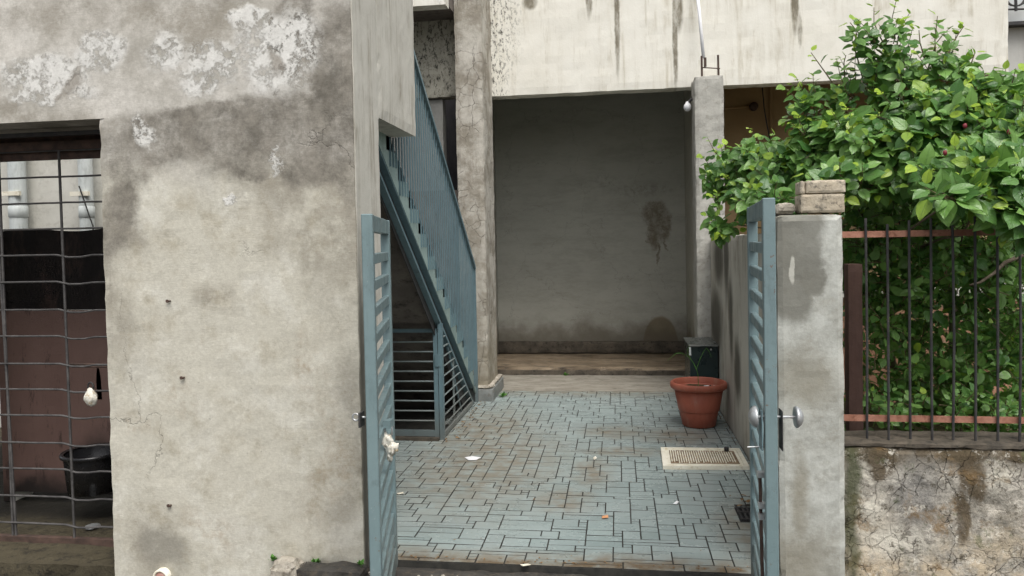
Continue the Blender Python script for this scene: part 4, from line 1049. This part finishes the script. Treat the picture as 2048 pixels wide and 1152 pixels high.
def shoot(p, d, L, n, size, young=.2, out=Vector((-.1, -.7, .65))):
    """twig from p along d with n leaves, spiral arrangement, young leaves at the tip"""
    d = d.normalized(); q = p + d*L + Vector((0, 0, -.04*L)); mid = p + d*L*.5 + rv()*L*.06
    tube([p, mid, q], .0032, twigs, 4, r1=.0015, cap=False)
    a = random.random()*6.28; s_ = d.orthogonal().normalized(); u_ = d.cross(s_)
    for i in range(n):
        f_ = (i+.6)/n; pos = (p.lerp(mid, f_*2) if f_ < .5 else mid.lerp(q, f_*2-1)); a += 2.4
        side = s_*math.cos(a) + u_*math.sin(a)
        ld = (side*1.0 + d*random.uniform(.2, .8) + Vector((0, 0, random.uniform(-.55, .2)))).normalized()
        nu = (out + rv()*.55 + d*.2).normalized()
        sz = size*random.choice((random.uniform(.45, .8), random.uniform(.8, 1.15), random.uniform(.8, 1.15)))*(1 if f_ < .75 else .72)
        tint = random.uniform(0, .78)
        if f_ > .7 and random.random() < young: tint = random.uniform(.84, 1)
        pe = pos + ld*.018
        add_leaf(pe, ld, nu, sz, tint)
    if random.random() < young+.15: add_leaf(q, d+rv()*.4, out+rv()*.5, size*.5, random.uniform(.86, 1))
# crown lobes: px x, px y, radius px (x, y), distance Y, depth radius (m), number of shoots, leaf length
LOBES = [(1468, 350, 55, 42, 5.7, .22, 34, .085), (1448, 446, 24, 20, 5.4, .10, 9, .08), (1520, 330, 55, 42, 5.4, .25, 34, .088), (1500, 400, 40, 34, 5.3, .2, 20, .085),
         (1580, 350, 60, 50, 5.0, .25, 42, .088), (1635, 225, 42, 48, 4.9, .18, 13, .085), (1650, 300, 60, 55, 4.8, .28, 42, .09),
         (1725, 215, 55, 60, 4.8, .22, 19, .088), (1735, 305, 75, 60, 4.6, .3, 55, .09), (1775, 105, 30, 50, 4.7, .14, 15, .075), (1800, 175, 40, 55, 4.7, .2, 19, .08),
         (1830, 260, 65, 60, 4.5, .28, 46, .09), (1880, 165, 48, 40, 4.6, .2, 15, .08), (1905, 240, 60, 55, 4.5, .28, 42, .09), (1955, 290, 70, 60, 4.4, .3, 50, .092),
         (2030, 290, 55, 65, 4.2, .3, 36, .095), (1850, 340, 80, 35, 4.4, .28, 34, .09), (1935, 350, 65, 38, 3.75, .14, 22, .10), (1905, 390, 34, 18, 3.55, .07, 7, .105),
         (2010, 370, 50, 40, 3.7, .16, 22, .10), (2035, 430, 32, 30, 3.6, .08, 12, .09), (1975, 345, 60, 36, 3.9, .15, 16, .10), (1700, 365, 90, 30, 4.5, .3, 22, .085), (1555, 395, 50, 22, 4.6, .2, 14, .085),
         (1868, 100, 46, 40, 4.65, .14, 4, .07), (1708, 90, 30, 30, 4.75, .1, 3, .07), (1955, 190, 50, 40, 4.5, .16, 7, .08), (2010, 205, 40, 40, 4.4, .15, 12, .09),
         (1760, 290, 90, 50, 5.3, .35, 40, .095), (1900, 270, 100, 60, 5.3, .35, 50, .095), (2060, 280, 90, 60, 5.1, .4, 45, .095), (1870, 300, 90, 40, 5.8, .3, 36, .095), (2140, 330, 60, 70, 4.4, .4, 30, .095)]  # hidden lobes added behind the crown to shade the growth below
trunk0 = Vector((2.5, 6.0, .05))
cents = []
for cx, cy, rx, ry, Y, dy, n, ls in LOBES:
    c = at(cx, cy, Y=Y); ax, az = rx/F*Y, ry/F*Y; cents.append(c)
    for i in range(int(n*1.15)):
        v = rv(); k = random.uniform(.35, 1)**.5
        if v.y > .4 and random.random() < .5: v.y = -v.y
        p = c + Vector((v.x*ax*k, v.y*dy*k, v.z*az*k))
        d = (Vector((v.x, v.y*.8, v.z*.8+.35)) + rv()*.35).normalized()
        shoot(p-d*.06, d, random.uniform(.07, .14), random.randint(6, 9), ls*1.14, .30)
# long shoots that stand out of the crown
for pts, Y, ls, nn in (([(1665, 165), (1640, 130), (1622, 105)], 4.8, .06, 6), ([(1690, 165), (1688, 125), (1692, 110)], 4.8, .06, 6), ([(1775, 100), (1758, 70), (1748, 45), (1748, 15)], 4.7, .065, 10),
                   ([(1770, 95), (1725, 75), (1700, 45)], 4.7, .07, 7), ([(1790, 110), (1800, 60), (1806, 45)], 4.7, .075, 7), ([(1872, 130), (1870, 80), (1875, 32)], 4.6, .065, 10),
                   ([(1895, 110), (1915, 70), (1928, 52)], 4.6, .06, 7), ([(1930, 160), (1945, 120), (1950, 105)], 4.5, .07, 6), ([(1985, 230), (1985, 180), (1982, 150)], 4.4, .07, 6),
                   ([(1850, 120), (1840, 85), (1838, 60)], 4.6, .05, 5), ([(1640, 200), (1600, 180), (1580, 172)], 4.9, .06, 4), ([(1470, 330), (1425, 345), (1408, 352)], 5.7, .06, 6),
                   ([(2010, 230), (2030, 210), (2050, 195)], 4.3, .08, 6), ([(1740, 130), (1720, 140), (1700, 142)], 4.7, .06, 5)):
    P_ = [at(x, y, Y=Y) for x, y in pts]; tube(P_, .0045, twigs, 5, r1=.0022)
    for i in range(nn):
        f_ = (i+1)/nn*(len(P_)-1); k = min(int(f_), len(P_)-2); q = P_[k].lerp(P_[k+1], f_-k); a = i*2.4
        dv = (P_[k+1]-P_[k]).normalized(); sd = dv.orthogonal().normalized(); ud = dv.cross(sd)
        ld = sd*math.cos(a) + ud*math.sin(a) + dv*.45
        tip = i >= nn-3
        add_leaf(q+ld*.012, ld, Vector((0, -.5, .9))+rv()*.4, ls*random.uniform(.8, 1.2)*(1.0 if not tip else .85), random.uniform(.86, 1) if tip else random.uniform(.1, .8))
for cx, cy, rx, ry, Y, dy, n, ls in LOBES[:16]:
    for i in range(4):     # young shoots breaking the outline
        a = random.uniform(.2, 2.9); c = at(cx+rx*.9*math.cos(a), cy-ry*.85*math.sin(a), Y=Y+random.uniform(-.1, .1))
        d = Vector((math.cos(a)*.8, -.2, .5+math.sin(a)*.6)) + rv()*.25; L = random.uniform(.09, .2); q = c + d.normalized()*L
        tube([c, c.lerp(q, .5)+rv()*.01, q], .0032, twigs, 4, r1=.0016)
        for j in range(5):
            f_ = (j+1)/5; an = j*2.4; dn = d.normalized(); sd = dn.orthogonal().normalized(); ud = dn.cross(sd)
            ld = sd*math.cos(an)+ud*math.sin(an)+dn*.5
            add_leaf(c.lerp(q, f_), ld, Vector((0, -.6, .8))+rv()*.4, random.uniform(.04, .075), random.uniform(.84, 1) if j > 2 else random.uniform(.2, .9))
# shaded inner growth behind the fence
for i in range(1700):
    x, y = random.uniform(1690, 2090), random.uniform(380, 860); Y = random.choice((random.uniform(4.75, 5.3), random.uniform(5.0, 6.7)))
    if 1870 < x < 1915 and 590 < y < 700 and random.random() < .85: continue
    if x < 1800 and y > 670 and random.random() < .6: continue
    if random.random() < (y-800)/200: continue
    p = at(x, y, Y=Y); d = (rv() + Vector((0, -.4, .3))).normalized()
    shoot(p, d, random.uniform(.07, .14), random.randint(4, 7), .078, .02, out=(rv()+Vector((0, .15, .7))))
for i in range(40):   # low growth near the wall capping
    x, y = random.uniform(1730, 2060), random.uniform(800, 868); p = at(x, y, Y=random.uniform(4.3, 4.9))
    shoot(p, Vector((random.uniform(-.5, .5), -.3, .8)), .07, 5, .055, .04)
print('leaves', len(leaves))
bush = thing('hibiscus_bush', 'large glossy green hibiscus bush spilling over the iron fence and yard wall', 'bush', trunk0)
# woody limbs
def wob(a, c, n, amp):
    return [a.lerp(c, i/n) + (rv()*amp if 0 < i < n else Vector()) for i in range(n+1)]
obj('trunk', tube(wob(trunk0, Vector((2.4, 5.9, 1.35)), 4, .02), .04, r1=.028, seg=9), M['bark'], bush, True)
obj('trunk', tube(wob(trunk0+Vector((-.35, .1, 0)), Vector((1.9, 5.8, 1.4)), 4, .02), .03, r1=.022, seg=9), M['bark'], bush, True)
for i, c in enumerate(cents):
    s_ = Vector((2.4, 5.9, 1.35)) if i % 2 else Vector((1.9, 5.8, 1.4))
    mid = s_.lerp(c, .55) + Vector((0, .1, .02)) + rv()*.05
    obj('branch', tube(wob(s_, mid, 3, .03)[:-1] + wob(mid, c, 3, .02), .011, r1=.004, seg=6), M['bark'], bush, True)
p1 = [at(x, y, Y=4.3) for x, y in ((2045, 510), (2010, 525), (1990, 545), (1960, 565), (1940, 570))]
obj('branch', tube(p1, .012, r1=.006, seg=7), M['bark'], bush, True)
obj('twigs', twigs, M['twig'], bush, kind='stuff')
# the leaves that show largest become parts, the others one mass
def pxy(p):
    q = p-CAM; z = q.dot(fw); return (PX+F*q.dot(cr)/z, PY-F*q.dot(cu)/z, z)
order = []
for i, (m, v, t_) in enumerate(leaves):
    p = m @ Vector((.5, 0, 0)); x, y, z = pxy(p); order.append((z, i, x, y))
order.sort(); taken = {}; score = []
for z, i, x, y in order:
    k = (int(x//9), int(y//9))
    if k in taken or not (0 < x < 2048 and 0 < y < 1152): continue
    for dx in (-1, 0, 1):
        for dy in (-1, 0, 1): taken.setdefault((k[0]+dx, k[1]+dy), i)
    m = leaves[i][0]; nz = (m.to_3x3() @ Vector((0, 0, 1))).normalized()
    face = abs(nz.dot((CAM-m.translation).normalized()))
    score.append((m.to_3x3().col[0].length**2*(face+.1)/z/z, i))
score.sort(reverse=True); single = {i for _, i in score[:296]}
meshes = {}
def leaf_me(v, tq):
    if (v, tq) in meshes: return meshes[(v, tq)]
    V, UV, Fc = LV[v]; me = bpy.data.meshes.new('leaf'); me.from_pydata([tuple(q) for q in V], [], Fc)
    uvl = me.uv_layers.new(name='leaf')
    for li, l in enumerate(me.loops): uvl.data[li].uv = UV[l.vertex_index]
    a = me.attributes.new('tint', 'FLOAT', 'POINT')
    for q in a.data: q.value = tq/10
    me.materials.append(M['leaf'])
    for p in me.polygons: p.use_smooth = True
    meshes[(v, tq)] = me; return me
vv, ff, uu, tt = [], [], [], []
for i, (m, v, t_) in enumerate(leaves):
    if i in single:
        o = bpy.data.objects.new('leaf', leaf_me(v, round(t_*10))); COL.objects.link(o)
        o.parent = bush; o.matrix_parent_inverse = Matrix.Translation(-bush.location); o.matrix_basis = m
    else:
        V, UV, Fc = LV[v]; o_ = len(vv)
        vv += [tuple(m @ q) for q in V]; ff += [tuple(k+o_ for k in f_) for f_ in Fc]; uu += UV; tt += [t_]*len(V)
me = bpy.data.meshes.new('foliage'); me.from_pydata(vv, [], ff)
uvl = me.uv_layers.new(name='leaf'); idx = [0]*len(me.loops); me.loops.foreach_get('vertex_index', idx)
flat = [c for k in idx for c in uu[k]]; uvl.data.foreach_set('uv', flat)
a = me.attributes.new('tint', 'FLOAT', 'POINT'); a.data.foreach_set('value', tt)
for p in me.polygons: p.use_smooth = True
obj('foliage', me, M['leaf'], bush, kind='stuff')
for x, y, Y in ((2018, 264, 3.95), (1890, 306, 4.0), (1930, 252, 4.1)):
    p = at(x, y, Y=Y); obj('flower_bud', crumpled(p, .011, .009, .014, x, 2, .3), M['flower'], bush, True)
